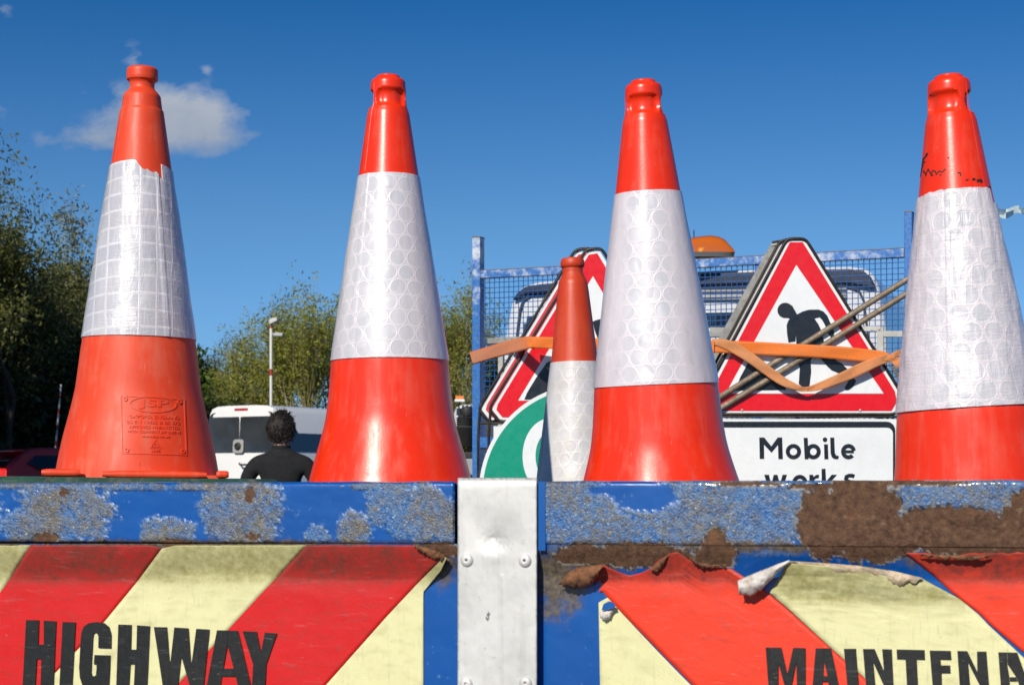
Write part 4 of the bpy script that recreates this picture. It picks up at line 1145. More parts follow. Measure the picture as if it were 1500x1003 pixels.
    slab(mb, S1, Z([(867, 281), (900, 281), (905, 405), (915, 425), (938, 432), (932, 457), (900, 455), (880, 440), (871, 410)]), .0042, .001)
    st(arc(1016, 395, 44, 46, 42, 352, 26), 33); slab(mb, S1, Z([(985, 384), (1045, 384), (1060, 384), (1060, 408), (985, 408)]), .0044, .001)
    # works
    Y = 583
    slab(mb, S1, Z([(330, Y), (368, Y), (388, 660), (408, Y), (438, Y), (458, 660), (480, Y), (515, Y), (478, 712), (443, 712), (423, 640), (402, 712), (368, 712)]), .0042, .001)
    st(arc(620, 648, 46, 48, 0, 360, 28)[:-1], 33, True)
    slab(mb, S1, Z([(697, Y), (728, Y), (732, 600), (755, 584), (777, 583), (774, 610), (748, 614), (733, 635), (733, 712), (700, 712)]), .0042, .001)
    slab(mb, S1, Z([(797, 535), (829, 535), (833, 640), (880, Y), (922, Y), (872, 640), (925, 712), (880, 712), (847, 662), (835, 672), (835, 712), (800, 712)]), .0042, .001)
    st([(1064, 598), (1045, 590), (1020, 590), (1000, 600), (996, 618), (1008, 634), (1035, 646), (1052, 662), (1050, 682), (1035, 696), (1005, 700), (978, 692)], 31)
    mb.build('lettering', M_SBLK, pp)
    return s
sign_right()
# second triangle stacked behind it, and a bare steel sheet behind that
S1b = Plane(1050, 5.76, 1320, 5.70)
s = empty('roadworks_sign', P(1165, 1150, 5.80), label='red triangular sign mostly hidden directly behind the digging man sign', cat='road sign')
tri = [(1143, 352), (1170, 350), (1309, 574), (1311, 590), (1302, 606), (1031, 606), (1020, 592), (1024, 577)]
poly_part('white_border', S1b, [(1144.5, 355), (1169, 353), (1307, 575), (1309, 589), (1301, 604), (1034, 604), (1023, 590), (1027, 578)], 0, .003, M_SWHT, s)
poly_part('red_border', S1b, [(1147.5, 358), (1167, 356), (1301, 573), (1304, 588), (1297, 601), (1040, 601), (1030, 588), (1034, 577)], .0014, .001, M_SRED, s)
poly_part('white_field', S1b, [(1156, 391), (1286, 576), (1054, 576)], .0028, .001, M_SWHT, s)
frame_tube(S1b, tri, .0048, .004, s); frame_tube(S1b, [(1020, 607), (1020, 860)], .005, .002, s, 'leg', False); frame_tube(S1b, [(1308, 607), (1309, 860)], .005, .002, s, 'leg', False)
S1c = Plane(1050, 5.80, 1320, 5.74)
s = empty('steel_sign_frame', P(1150, 1150, 5.84), label='grey galvanised sign back leaning behind the right hand red triangle signs', cat='sign back')
poly_part('sheet', S1c, [(1129, 357.5), (1147, 353.5), (1152, 372), (1072, 520), (1030, 594), (1015, 590), (1020, 572), (1050, 500)], 0, .010, M_GALV, s)
poly_part('sheet_edge', S1c, [(1129, 356.8), (1146, 353), (1147, 356), (1131, 360)], .004, .018, M_GALVW, s)
frame_tube(S1c, [(1131, 355), (1148, 352.4), (1155, 360)], .004, .004, s, 'rim', False)
frame_tube(S1c, [(1022, 590), (1022, 860)], .005, .002, s, 'leg', False); frame_tube(S1c, [(1300, 560), (1300, 860)], .005, .002, s, 'leg', False)
# left pair of triangles
S2 = Plane(700, 5.86, 1030, 5.80); S2b = Plane(690, 5.90, 1020, 5.84)
def left_sign(pl, dx, label, front):
    s = empty('roadworks_sign', P(870 + dx, 1150, 5.9), label=label, cat='road sign')
    T = lambda L: [(x + dx, y) for x, y in L]
    poly_part('white_border', pl, T([(861, 368), (878, 367), (1014, 590), (1017, 602), (1008, 615), (733, 615), (721, 600), (724, 592)]), 0, .003, M_SWHT, s)
    poly_part('red_border', pl, T([(862.5, 373), (875, 371), (1006, 590), (1004, 610), (736, 611), (727, 600), (729, 592)]), .0014, .001, M_SRED if front else M_SREDW, s)
    poly_part('white_field', pl, T([(868.6, 404.5), (976, 586), (759, 586.5)]), .0028, .001, M_SWHT, s)
    if front:
        mb = MB(); slab(mb, pl, [(768, 585), (772, 575), (786, 552), (801, 531), (806, 529), (820, 545), (850, 572), (850, 585)], .0042, .001)
        slab(mb, pl, [(868, 471), (874, 468.5), (884, 466), (892, 470), (894, 496), (876, 497), (871, 484)], .0042, .001)
        mb.build('digging_figure', M_SBLK, s)
        poly_part('plate', pl, [(723, 624), (1016, 622), (1016, 765), (723, 767)], 0, .003, M_SWHT, s)
    frame_tube(pl, T([(858.5, 365.5), (881, 363.5), (1019, 590), (1020, 602), (1010, 617), (730, 617), (718, 601), (719, 594)]), .0052, .004, s)
    frame_tube(pl, T([(718.5, 600), (716, 640), (716, 860)]), .0048, .002, s, 'leg', False); frame_tube(pl, T([(1020, 600), (1021, 860)]), .0048, .002, s, 'leg', False)
    frame_tube(pl, T([(717, 619.5), (1018, 618)]), .004, .002, s, 'cross_bar', False)
left_sign(S2, 0, 'red triangular sign behind the small cone, its white plate partly hidden by the green disc', True)
left_sign(S2b, -15.5, 'worn red triangular sign, its edge showing left of the other triangle near the small cone', False)
# green disc
pts = np.array([(703, 697), (729, 633), (767, 591), (801, 574)], float)
A_ = np.c_[2 * pts, np.ones(4)]; sol = np.linalg.lstsq(A_, (pts ** 2).sum(1), rcond=None)[0]
gcx, gcy = sol[0], sol[1]; gr_ = math.sqrt(sol[2] + gcx ** 2 + gcy ** 2)
print('disc', gcx, gcy, gr_)
S3 = Plane(700, 5.55, 900, 5.5)
s = empty('go_sign', P(gcx, 1130, 5.56), label='round green stop and go board with white letter behind the small cone', cat='go sign')
poly_part('white_rim', S3, arc(gcx, gcy, gr_, gr_, 0, 357, 100), 0, .004, M_SWHT, s)
poly_part('green_face', S3, arc(gcx, gcy, gr_ - 5.5, gr_ - 5.5, 0, 357, 100), .0014, .001, M_SGRN, s)
mb = MB()
gx, gy = 806, 668
for q in stroke(arc(gx, gy, 31, 46, -310, -40, 40), 19.0): slab(mb, S3, q, .0028, .001)
for q in stroke([(gx + 8, gy + 6), (gx + 34, gy + 6), (gx + 34, gy + 34)], 15): slab(mb, S3, q, .0030, .001)
mb.build('letter', M_SWHT, s); mb = MB()
for q in stroke(arc(gx + 100, gy, 31, 46, 0, 360, 48)[:-1], 19.0, True): slab(mb, S3, q, .0028, .001)
mb.build('letter', M_SWHT, s)
mb = MB(); mb.tube([S3.p(gcx, gcy + gr_ - 10, -.02), S3.p(gcx, 1120, -.02)], .016, 12); mb.build('handle_pole', M_GALV, s, smooth=60)

# galvanised stand pieces behind the signs
SG = Plane(700, 6.45, 1330, 5.95)
s = empty('steel_stand', P(760, 1100, 6.4), label='grey galvanised angle bar stand behind the left triangular signs', cat='stand')
mb = MB(); slab(mb, SG, [(714, 495), (838, 489), (838, 497.5), (714, 503)], 0, .03); mb.build('bar', M_GALV, s)
mb = MB(); slab(mb, SG, [(729.5, 503.2), (736.5, 503.2), (736.5, 860), (729.5, 860)], .0, .02); mb.build('upright', M_GALVW, s)
s = empty('steel_stand', P(1275, 1100, 6.0), label='grey galvanised angle bar stand behind the right triangular signs', cat='stand')
mb = MB(); slab(mb, SG, [(1040, 479), (1262, 484), (1262, 487), (1040, 493)], -.01, .03); mb.build('bar', M_GALV, s)
mb = MB(); slab(mb, SG, [(1252, 478), (1290, 477.5), (1290, 484.5), (1252, 485)], .005, .02); slab(mb, SG, [(1294.2, 484.5), (1322, 484.5), (1322, 493), (1294.2, 493)], .004, .02); mb.build('bar', M_GALVW, s)
mb = MB(); slab(mb, SG, [(1284.5, 484.7), (1294, 477.7), (1294, 860), (1284.5, 860)], .005, .02); mb.build('upright', M_GALVW, s)

# ---------------------------------------------------------------- poles and straps
M_POLE = plain('weathered_pole', (.24, .205, .155), .6, metal=.25, var=.35, scale=30, bump=.4, bscale=150, dirt=(.20, .11, .055), dirt_amt=.9)
s1_ = empty('steel_pole', S1.p(1057, 581, .03), label='upper of two thin weathered poles lying diagonally across the triangular sign', cat='pole')
mb = MB(); mb.tube([S1.p(1030 + (1362 - 1030) * i / 8, 596.5 + (388.5 - 596.5) * i / 8, .012 + .008 * i / 8) for i in range(9)], .0098, 14); mb.build('tube', M_POLE, s1_, smooth=60)
s2_ = empty('steel_pole', S1.p(1058, 596, .05), label='lower and rustier of the two thin poles crossing the triangular sign', cat='pole')
mb = MB(); mb.tube([S1.p(1030 + (1362 - 1030) * i / 8, 613 + (408.5 - 613) * i / 8 + 1.6 * math.sin(math.pi * i / 8), .012 + .008 * i / 8) for i in range(9)], .0098, 14); mb.build('tube', M_POLE, s2_, smooth=60)
def strap_mat():
    m, t, b = base_mat('orange_webbing'); uv = t.new('ShaderNodeUVMap').outputs[0]; o = t.obj(); u, v, _ = t.sep(uv)
    a = t.m('SINE', t.m('MULTIPLY', u, 1150)); c2 = t.m('SINE', t.m('MULTIPLY', v, 44))
    w = t.m('MULTIPLY', t.m('ADD', a, 1), t.m('ADD', c2, 1))
    f = t.attr('fade'); base = t.mix(f, (.85, .19, .012), (.62, .26, .10))
    c = t.mix(t.ramp(w, .6, 3.0, 0, .45), base, (.27, .07, .02)); c = t.mix(t.ramp(t.noise(o, 40, 6, .7), .5, .72, 0, .5), c, (.34, .17, .09))
    setp(t, b, col=c, rough=.75, sheen=.2, nrm=t.bump(w, .4, .0008)); return m
M_STRAP = strap_mat()
def strap(name, pts, par, pl, fade=0.0):
    """pts: (px, y centre, width px, offset, twist)"""
    mb = MB(); P3 = [(pl.p(x, y, o), w) for x, y, w, o in pts]; uv = []; L = 0; n = 26 * (len(pts) - 1); fd = []
    arr = np.array(pts, float)
    def cr(t_):
        i = min(int(t_), len(arr) - 2); f = t_ - i
        p0, p1, p2, p3 = arr[max(i - 1, 0)], arr[i], arr[i + 1], arr[min(i + 2, len(arr) - 1)]
        return .5 * ((2 * p1) + (-p0 + p2) * f + (2 * p0 - 5 * p1 + 4 * p2 - p3) * f * f + (-p0 + 3 * p1 - 3 * p2 + p3) * f ** 3)
    prev = None
    for i in range(n + 1):
        t_ = i / n * (len(arr) - 1 - 1e-6); q = cr(t_); q2 = cr(min(t_ + .02, len(arr) - 1 - 1e-6)); q1 = cr(max(t_ - .02, 0))
        d = q2[:2] - q1[:2]; d /= np.linalg.norm(d) + 1e-9; nn = np.array((-d[1], d[0])) if len(pts[0]) == 4 else np.array((0, 1))
        c = pl.p(q[0], q[1], q[3])
        if prev is not None: L += (c - prev).length
        prev = c
        for j in range(7):
            s = (j / 6 - .5); x, y = q[:2] + nn * q[2] * s
            o = q[3] + .0022 * math.sin(t_ * 3.1 + s * 3) + .0008 * fbm(t_ * 3, s * 2)
            mb.v.append(pl.p(x, y, o)); uv.append((L, j / 6)); fd.append(min(1, max(0, fade + .25 * fbm(t_ * 1.3, s))))
    for i in range(n):
        for j in range(6): mb.f.append((i * 7 + j, i * 7 + j + 1, (i + 1) * 7 + j + 1, (i + 1) * 7 + j))
    o = mb.build(name, M_STRAP, par, smooth=80, uv=uv, attrs=dict(fade=fd))
    md = o.modifiers.new('thickness', 'SOLIDIFY'); md.thickness = .0012; md.offset = 0
    return o
sr = empty('ratchet_strap', S1.p(1050, 510, .05), label='orange webbing strap stretched across both groups of signs with a loose loop', cat='strap')
SS = Plane(691, 6.45, 808, 5.76)
strap('webbing', [(690, 525, 19, .0), (730, 513, 19.5, .03), (765, 503.5, 19, .04), (779, 500.5, 17.5, .03)], sr, Plane(691, 6.5, 779, 5.78), .0)
strap('webbing', [(776, 501.5, 17.5, .04), (800, 502, 17, .04), (830, 503, 17, .04), (890, 504, 17, .04), (960, 505.5, 17, .04), (1020, 507, 17.5, .03), (1046, 508, 18, .027)], sr, Plane(776, 5.80, 1046, 5.71), .0)
strap('webbing', [(1040, 507.5, 18, .027), (1090, 509, 18.5, .029), (1150, 512, 18.5, .033), (1220, 516, 19, .032), (1275, 521, 18.5, .027), (1300, 525, 17, .023)], sr, S1, .05)
strap('loose_tail', [(1043, 500, 8, .029), (1068, 506, 15, .034), (1095, 521, 15.5, .038), (1122, 541, 14.5, .040), (1148, 559, 12.5, .042), (1172, 569, 8, .043), (1182, 570.5, 5, .042)], sr, S1, .95)
strap('loose_tail', [(1150, 565.5, 2.5, .040), (1180, 569.8, 6.5, .041), (1205, 564, 12, .040), (1235, 552, 15, .038), (1265, 538, 16, .034), (1292, 527, 14, .030), (1306, 523, 9, .027)], sr, S1, .85)
strap('knot', [(1296, 523, 13, .025), (1306, 526, 8, .029), (1314, 530, 14, .027), (1325, 532, 24, .023), (1345, 532, 22, .017)], sr, S1, .7)
strap('knot', [(1306, 522, 9, .026), (1314, 518, 8, .028), (1326, 516, 12, .025), (1340, 516, 12, .017)], sr, S1, .9)
mb = MB()
for i in range(7):
    a = S1.p(1308 + i * 2.2, 538 + i * 3.6, .03); mb.lathe([(.004, -.004), (.0075, -.002), (.0075, .002), (.004, .004)], 10, a, Matrix.Rotation(R(90 * (i % 2) + 20), 3, 'X'))
mb.build('ratchet_chain', M_GALV, sr, smooth=50)
# clear tape end fluttering behind the last cone
s = empty('tape_scrap', P(1470, 311, 2.6), label='scrap of translucent tape sticking out behind the cone at the right edge', cat='tape')
m, t, b = base_mat('clear_tape'); setp(t, b, col=(.62, .70, .62), rough=.2, alpha=.72, nrm=t.bump(t.noise(t.obj(), 90, 4), .6, .003))
mb = MB(); rows = []
for i in range(12):
    u = i / 11; rows.append([P(1462 + 42 * u, y + 2.5 * math.sin(u * 7) , 2.52 + .012 * math.sin(u * 9 + y)) for y in (305 + 3 * (u > .8) - 2 * u, 309, 316 + 2 * math.sin(u * 6))])
mb.grid(rows); mb.build('tape', m, s, smooth=40)
# ---------------------------------------------------------------- trees
def leaf_mat(name, a, b_, yel=None, trans=.35):
    m = D_.materials.new(name); m.use_nodes = True; t = NT(m.node_tree); p = m.node_tree.nodes['Principled BSDF']
    r = t.attr('rnd'); c = t.mix(r, a, b_)
    if yel: c = t.mix(t.ramp(r, .8, 1.0), c, yel)
    setp(t, p, col=c, rough=.55)
    tr = t.new('ShaderNodeBsdfTranslucent'); t.put(tr.inputs[0], c)
    mx = t.new('ShaderNodeMixShader'); mx.inputs[0].default_value = trans
    t.l.new(p.outputs[0], mx.inputs[1]); t.l.new(tr.outputs[0], mx.inputs[2])
    t.l.new(mx.outputs[0], t.n['Material Output'].inputs[0]); return m
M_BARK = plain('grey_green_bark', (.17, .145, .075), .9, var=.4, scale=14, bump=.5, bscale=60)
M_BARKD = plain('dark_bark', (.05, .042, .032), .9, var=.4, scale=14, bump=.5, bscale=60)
M_BARKL = plain('sunlit_bark', (.30, .25, .11), .9, var=.4, scale=10, bump=.5, bscale=60)  # paler copy of the bark, sunlight on the stems painted into its colour
def tree(name, label, pos, height, spread, mats, seed, leaves=9000, lsize=.05, levels=4, stems=3, trunk_h=.15, up=.55, lean=(0, 0), width=None, group=None, cluster=.16, low=0.0, cat='tree', leafbias=.5, rad=None):
    rnd = random.Random(seed); npr = np.random.RandomState(seed)
    root = empty(name, pos, label=label, cat=cat, group=group)
    mb = MB(); tips = []; twigs = []
    def grow(p, d, L, r, lev):
        n = 4; pts = [p.copy()]; q = p.copy(); dd = d.copy()
        for i in range(n):
            dd = (dd + Vector((rnd.gauss(0, .16), rnd.gauss(0, .16), rnd.gauss(.05, .10)))).normalized()
            q = q + dd * L / n; pts.append(q.copy())
        mb.tube(pts, [r * (1 - .45 * i / n) for i in range(n + 1)], 6 if lev < 2 else (4 if lev < 3 else 3), cap=False)
        if lev >= levels - 2: twigs.append(pts)
        if lev >= levels: tips.append(q); return
        k = rnd.choice((2, 3, 3)) if lev else rnd.choice((3, 4))
        for i in range(k):
            f = .45 + .55 * (i + 1) / k; s = pts[min(n, int(f * n))]
            az = rnd.uniform(0, 2 * math.pi); tilt = rnd.uniform(.25, .75)
            side = Vector((math.cos(az), math.sin(az), 0)); side = side - dd * side.dot(dd)
            nd = (dd * math.cos(tilt) + side.normalized() * math.sin(tilt) * spread + Vector((0, 0, up * .25))).normalized()
            grow(s, nd, L * rnd.uniform(.62, .82), r * .58, lev + 1)
    base = Vector(pos); r0 = rad or height * .022
    tot = sum(.72 ** i for i in range(levels + 1))
    for sidx in range(stems):
        az = sidx * 2 * math.pi / max(1, stems) + rnd.uniform(-.5, .5); t_ = .10 + .32 * rnd.random() if stems > 1 else .03
        d = Vector((math.cos(az) * math.sin(t_) * spread + lean[0], math.sin(az) * math.sin(t_) * spread + lean[1], math.cos(t_))).normalized()
        grow(base + Vector((math.cos(az), math.sin(az), 0)) * .12, d, height / tot * rnd.uniform(.85, 1.1) * 1.12, r0 * (1 if stems == 1 else .7), 0)
    H_ = float(np.percentile([q.z - base.z for q in tips], 99.5)); Wd = float(np.percentile([math.hypot(q.x - base.x, q.y - base.y) for q in tips], 92))
    kz = (height - cluster) / H_; kw = (width or height * .45) / Wd
    def fit(v): return Vector((base.x + (v.x - base.x) * kw, base.y + (v.y - base.y) * kw, base.z + (v.z - base.z) * kz))
    mb.v = [fit(v) for v in mb.v]; twigs = [[fit(v) for v in p_] for p_ in twigs]
    # leaves scattered along the outer twigs in small clusters
    seg = []
    for pts in twigs:
        for a, b in zip(pts, pts[1:]): seg.append((a, b))
    sa = np.array([s[0] for s in seg]); sb = np.array([s[1] for s in seg]); nc = max(1, leaves // 6)
    idx = npr.randint(0, len(seg), nc); f = npr.rand(nc, 1); c = sa[idx] * (1 - f) + sb[idx] * f
    c += npr.randn(nc, 3) * cluster
    if low: c[:, 2] = np.where(npr.rand(nc) < low, base.z + (c[:, 2] - base.z) * npr.rand(nc), c[:, 2])
    crn = npr.rand(nc)
    cen = np.repeat(c, 6, 0) + npr.randn(nc * 6, 3) * cluster * .45; N = len(cen)
    cen[:, 2] = np.maximum(cen[:, 2], base.z + .05)
    s = lsize * (.5 + npr.rand(N, 1)); u = npr.randn(N, 3); u /= np.linalg.norm(u, axis=1)[:, None]; w = np.cross(u, npr.randn(N, 3)); w /= np.linalg.norm(w, axis=1)[:, None] + 1e-9
    V = np.empty((N, 4, 3)); V[:, 0] = cen - u * s; V[:, 1] = cen - w * s * .45; V[:, 2] = cen + u * s; V[:, 3] = cen + w * s * .45
    V = V.reshape(-1, 3) - np.array(root.location)
    me = D_.meshes.new('crown'); me.vertices.add(N * 4); me.vertices.foreach_set('co', V.ravel()); me.loops.add(N * 4); me.loops.foreach_set('vertex_index', np.arange(N * 4, dtype=np.int32))
    me.polygons.add(N); me.polygons.foreach_set('loop_start', np.arange(0, N * 4, 4, dtype=np.int32)); me.polygons.foreach_set('loop_total', np.full(N, 4, dtype=np.int32)); me.update(calc_edges=True)
    a = me.attributes.new('rnd', 'FLOAT', 'FACE'); a.data.foreach_set('value', np.clip(np.repeat(crn, 6) * .7 + npr.rand(N) * .3, 0, 1))
    me.materials.append(mats[1]); o = D_.objects.new('crown', me); COL.objects.link(o); o.parent = root
    mb.build('trunk', mats[0], root, smooth=80)
    return root
L_OLIVE = leaf_mat('spring_leaves', (.16, .19, .020), (.36, .38, .05), (.45, .38, .08))
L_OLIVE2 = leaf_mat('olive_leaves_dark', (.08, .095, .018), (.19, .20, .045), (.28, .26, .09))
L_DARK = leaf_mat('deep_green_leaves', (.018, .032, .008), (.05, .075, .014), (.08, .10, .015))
L_PALE = leaf_mat('pale_blossom_leaves', (.16, .17, .09), (.33, .33, .20))
L_BRIGHT = leaf_mat('bright_leaves', (.07, .13, .012), (.14, .20, .025))
L_BROWN = leaf_mat('bud_haze', (.08, .065, .03), (.14, .12, .05))
def G(px, D, dz=0): 
    x = D * (px - 750) / F; return (x, D, gz(x, D) + dz)
GT = 'trees beyond the car park'
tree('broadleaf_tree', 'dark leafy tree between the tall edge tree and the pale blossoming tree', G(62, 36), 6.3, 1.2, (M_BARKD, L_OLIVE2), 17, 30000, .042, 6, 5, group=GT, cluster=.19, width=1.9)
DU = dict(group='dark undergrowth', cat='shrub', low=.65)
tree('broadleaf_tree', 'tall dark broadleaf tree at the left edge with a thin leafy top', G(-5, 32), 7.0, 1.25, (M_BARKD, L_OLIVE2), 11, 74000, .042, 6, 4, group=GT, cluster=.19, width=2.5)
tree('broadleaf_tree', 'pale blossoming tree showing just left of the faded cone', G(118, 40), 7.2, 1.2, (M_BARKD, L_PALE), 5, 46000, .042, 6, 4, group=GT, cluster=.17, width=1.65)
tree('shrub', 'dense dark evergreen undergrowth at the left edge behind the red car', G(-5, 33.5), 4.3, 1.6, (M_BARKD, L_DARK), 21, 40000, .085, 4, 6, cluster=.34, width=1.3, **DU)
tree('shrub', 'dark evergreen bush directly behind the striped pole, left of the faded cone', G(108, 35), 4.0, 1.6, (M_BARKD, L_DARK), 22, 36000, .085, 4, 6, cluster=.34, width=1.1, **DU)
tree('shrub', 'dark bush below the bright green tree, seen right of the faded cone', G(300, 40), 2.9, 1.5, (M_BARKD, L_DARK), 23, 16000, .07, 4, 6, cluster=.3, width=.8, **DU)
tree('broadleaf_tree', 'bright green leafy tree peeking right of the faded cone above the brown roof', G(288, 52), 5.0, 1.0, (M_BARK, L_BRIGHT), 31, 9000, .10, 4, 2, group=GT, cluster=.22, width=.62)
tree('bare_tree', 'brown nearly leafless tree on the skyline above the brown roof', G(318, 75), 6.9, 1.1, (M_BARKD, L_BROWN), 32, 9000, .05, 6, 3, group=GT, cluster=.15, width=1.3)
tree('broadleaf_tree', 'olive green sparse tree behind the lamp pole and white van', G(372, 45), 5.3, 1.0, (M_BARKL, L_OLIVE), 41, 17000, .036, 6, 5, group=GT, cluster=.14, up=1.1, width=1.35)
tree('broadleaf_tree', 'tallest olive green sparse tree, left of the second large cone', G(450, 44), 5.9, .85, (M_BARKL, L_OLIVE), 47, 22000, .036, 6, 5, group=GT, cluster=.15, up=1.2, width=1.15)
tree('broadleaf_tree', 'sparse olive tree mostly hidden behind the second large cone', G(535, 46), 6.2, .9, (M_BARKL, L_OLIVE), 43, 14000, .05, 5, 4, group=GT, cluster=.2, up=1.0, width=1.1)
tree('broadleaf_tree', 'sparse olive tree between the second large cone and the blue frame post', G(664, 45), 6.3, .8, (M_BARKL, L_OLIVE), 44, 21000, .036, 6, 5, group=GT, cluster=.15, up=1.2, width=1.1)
tree('broadleaf_tree', 'sparse olive tree seen through the left end of the blue mesh', G(735, 47), 5.6, .8, (M_BARKL, L_OLIVE), 45, 14000, .05, 5, 4, group=GT, cluster=.18, up=1.0, width=.9)
for px, D, lab, sd, lm in ((350, 46, 'low olive bush behind the left half of the white van', 51, L_OLIVE), (440, 47, 'low olive bush behind the right half of the white van', 52, L_OLIVE),
                       (660, 49, 'low olive bush behind the amber lit vehicle', 53, L_OLIVE), (740, 50, 'low olive bush behind the left end of the blue mesh', 54, L_OLIVE)):
    tree('shrub', lab, G(px, D), 3.3, 1.3, (M_BARK, lm), sd, 17000, .06, 4, 6, group='low bushes along the tree line', cluster=.26, low=.6, cat='shrub', width=1.0)
# tall trees out of frame on the left added to shade the car and the undergrowth
tree('broadleaf_tree', 'tall full tree added for shade beyond the left edge of the frame', (-15.5, 20.5, .2), 11.5, 1.35, (M_BARKD, L_DARK), 61, 30000, .20, 5, 4, group=GT, cluster=.5, width=3.4)
tree('broadleaf_tree', 'second tall full tree added for shade beyond the left edge of the frame', (-12.0, 19.0, .2), 9.0, 1.3, (M_BARKD, L_DARK), 62, 26000, .20, 5, 4, group=GT, cluster=.45, width=2.2)

# ---------------------------------------------------------------- house
hs = empty('house', G(255, 60), label='house with brown tiled hip roof between the trees right of the faded cone', cat='house')
M_TILE = plain('brown_roof_tiles', (.10, .065, .050), .9, var=.35, scale=3, bump=.5, bscale=8); M_BRICK = plain('brick_wall', (.22, .13, .09), .9, var=.3, scale=4)
hx, hy, hz_ = G(225, 60); mb = MB()
mb.box((hx, hy + 3.5, hz_ + 1.5), (7.2, 6.4, 3.2)); mb.build('wall', M_BRICK, hs)
mb = MB(); zt_ = hz_ + 3.05; a = 4.2
vs = [(hx - a, hy - .1, zt_), (hx + a, hy - .1, zt_), (hx + a, hy + 7, zt_), (hx - a, hy + 7, zt_), (hx - 1.2, hy + 3.5, zt_ + 1.9), (hx + 1.7, hy + 3.5, zt_ + 1.9)]
mb.add(vs, [(0, 1, 5, 4), (1, 2, 5), (2, 3, 4, 5), (3, 0, 4), (3, 2, 1, 0)]); mb.build('roof', M_TILE, hs)
mb = MB(); mb.box((hx + 2, hy + .28, hz_ + 1.6), (1.2, .1, 1.1)); mb.build('window', M_GLASSD, hs)

# ---------------------------------------------------------------- floodlight mast and striped poles
def mast_mat():
    m, t, b = base_mat('white_red_banded'); z = t.sep(t.obj())[2]
    f = t.m('FRACT', t.m('MULTIPLY', z, .95)); k = t.m('LESS_THAN', f, .14)
    setp(t, b, col=t.mix(k, (.72, .72, .72), (.45, .03, .03)), rough=.4); return m
M_MAST = mast_mat()
D = 38; sx = 397
s = empty('lamp_pole', G(sx, D), label='slim white pole with two floodlights rising behind the white van', cat='lamp post')
mb = MB(); mb.tube([G(sx, D), P(sx, 478, D)], .032, 10); mb.build('pole', M_MAST, s, smooth=60)
M_LAMP = plain('lamp_housing', (.42, .43, .43), .5); M_LENS = plain('lamp_glass', (.65, .66, .64), .15)
def flood(cx, cy, ang, w, h):
    f = D_.objects.new('floodlight', None); COL.objects.link(f); f.parent = s
    c = P(cx, cy, D); M = Matrix.Rotation(R(ang), 3, 'Y'); mb = MB(); k = D / F
    mb.add([c + M @ Vector((x * w * k, y, z * h * k)) for x, y, z in [(-.5, -.15, -.3), (.5, -.15, -.1), (.5, .15, -.1), (-.5, .15, -.3), (-.35, -.1, .5), (.5, -.1, .5), (.5, .1, .5), (-.35, .1, .5)]],
           [(3, 2, 1, 0), (4, 5, 6, 7), (0, 1, 5, 4), (1, 2, 6, 5), (2, 3, 7, 6), (3, 0, 4, 7)]); mb.build('housing', M_LAMP, f)
    mb = MB(); mb.add([c + M @ Vector((x * w * k, y, z * h * k)) for x, y, z in [(-.45, -.14, -.36), (.45, -.14, -.18), (.45, .14, -.18), (-.45, .14, -.36)]] , [(3, 2, 1, 0)]); mb.build('glass', M_LENS, f)
flood(401, 471, -18, 13, 9); flood(408, 491, 8, 13, 7)
mb = MB(); mb.tube([P(397, 489, D), P(404, 490, D)], .02, 8); mb.build('bracket', M_LAMP, s); mb = MB(); mb.tube([P(397, 480, D), P(399, 474, D)], .025, 8); mb.build('bracket', M_LAMP, s)
def stripe_mat():
    m, t, b = base_mat('red_white_pole'); z = t.sep(t.obj())[2]
    k = t.m('LESS_THAN', t.m('FRACT', t.m('MULTIPLY', z, 3.4)), .32)
    setp(t, b, col=t.mix(k, (.45, .47, .50), (.36, .02, .03)), rough=.45); return m
D = 31.5; s = empty('barrier_pole', G(82, D), label='thin red and white banded pole leaning beside the faded cone, above the red car', cat='pole')
mb = MB(); mb.tube([G(79, D), P(81.5, 655, D), P(89.5, 563, D)], .017, 10); mb.build('pole', stripe_mat(), s, smooth=60)

# ---------------------------------------------------------------- white van
vD = 27.0
van = empty('parked_van', G(412, vD), label='white panel van with tinted rear windows, parked behind the man in black', cat='van')
M_VWHITE = plain('van_white', (.80, .80, .80), .25, var=.02, coat=.5)
va = R(50)                       # heading of the van, away and to the right
cR = Vector((P(413, HZ, vD).x, vD, gz(0, vD)))    # rear right-hand corner
fw = Vector((math.sin(R(32)), math.cos(R(32)), 0)); sd = Vector((-fw.y, fw.x, 0))    # forward, and to the van's left
Wv, Lv, Hv = 1.64, 4.7, 2.05
Hv = CH + 108 / F * vD - cR.z
def V3(f, l, z): return cR + fw * f + sd * l + Vector((0, 0, z))
mb = MB(); rows = []
secs = [(-.02, .95, .14), (.0, 1.0, .06), (.06, 1.0, .03), (.5, 1, 0), (3.0, 1, 0), (3.5, .985, .04), (4.0, .84, .10), (4.6, .60, .12), (4.7, .50, .2)]
def section(f, hs_, ins):
    ins_ = ins; H = Hv * hs_; w0, w1 = ins_ * .5, Wv - ins_ * .5
    t_in = .13
    return [V3(f, w0 + .02, .30), V3(f, w0, .6), V3(f, w0, 1.05), V3(f, w0 + .02, 1.15), V3(f, w0 + t_in * .8, H - .14), V3(f, w0 + t_in * 1.2, H - .05), V3(f, w0 + t_in * 2, H - .012), V3(f, w0 + .5, H),
            V3(f, w1 - .5, H), V3(f, w1 - t_in * 2, H - .012), V3(f, w1 - t_in * 1.2, H - .05), V3(f, w1 - t_in * .8, H - .14), V3(f, w1 - .02, 1.15), V3(f, w1, 1.05), V3(f, w1, .6), V3(f, w1 - .02, .30)]
for f, h, i_ in secs: rows.append(section(f, h, i_))
mb.grid(rows); n = 16
mb.f.append(tuple(range(n))); mb.f.append(tuple(len(mb.v) - n + j for j in reversed(range(n))))
vb = mb.build('body', M_VWHITE, van, smooth=30)
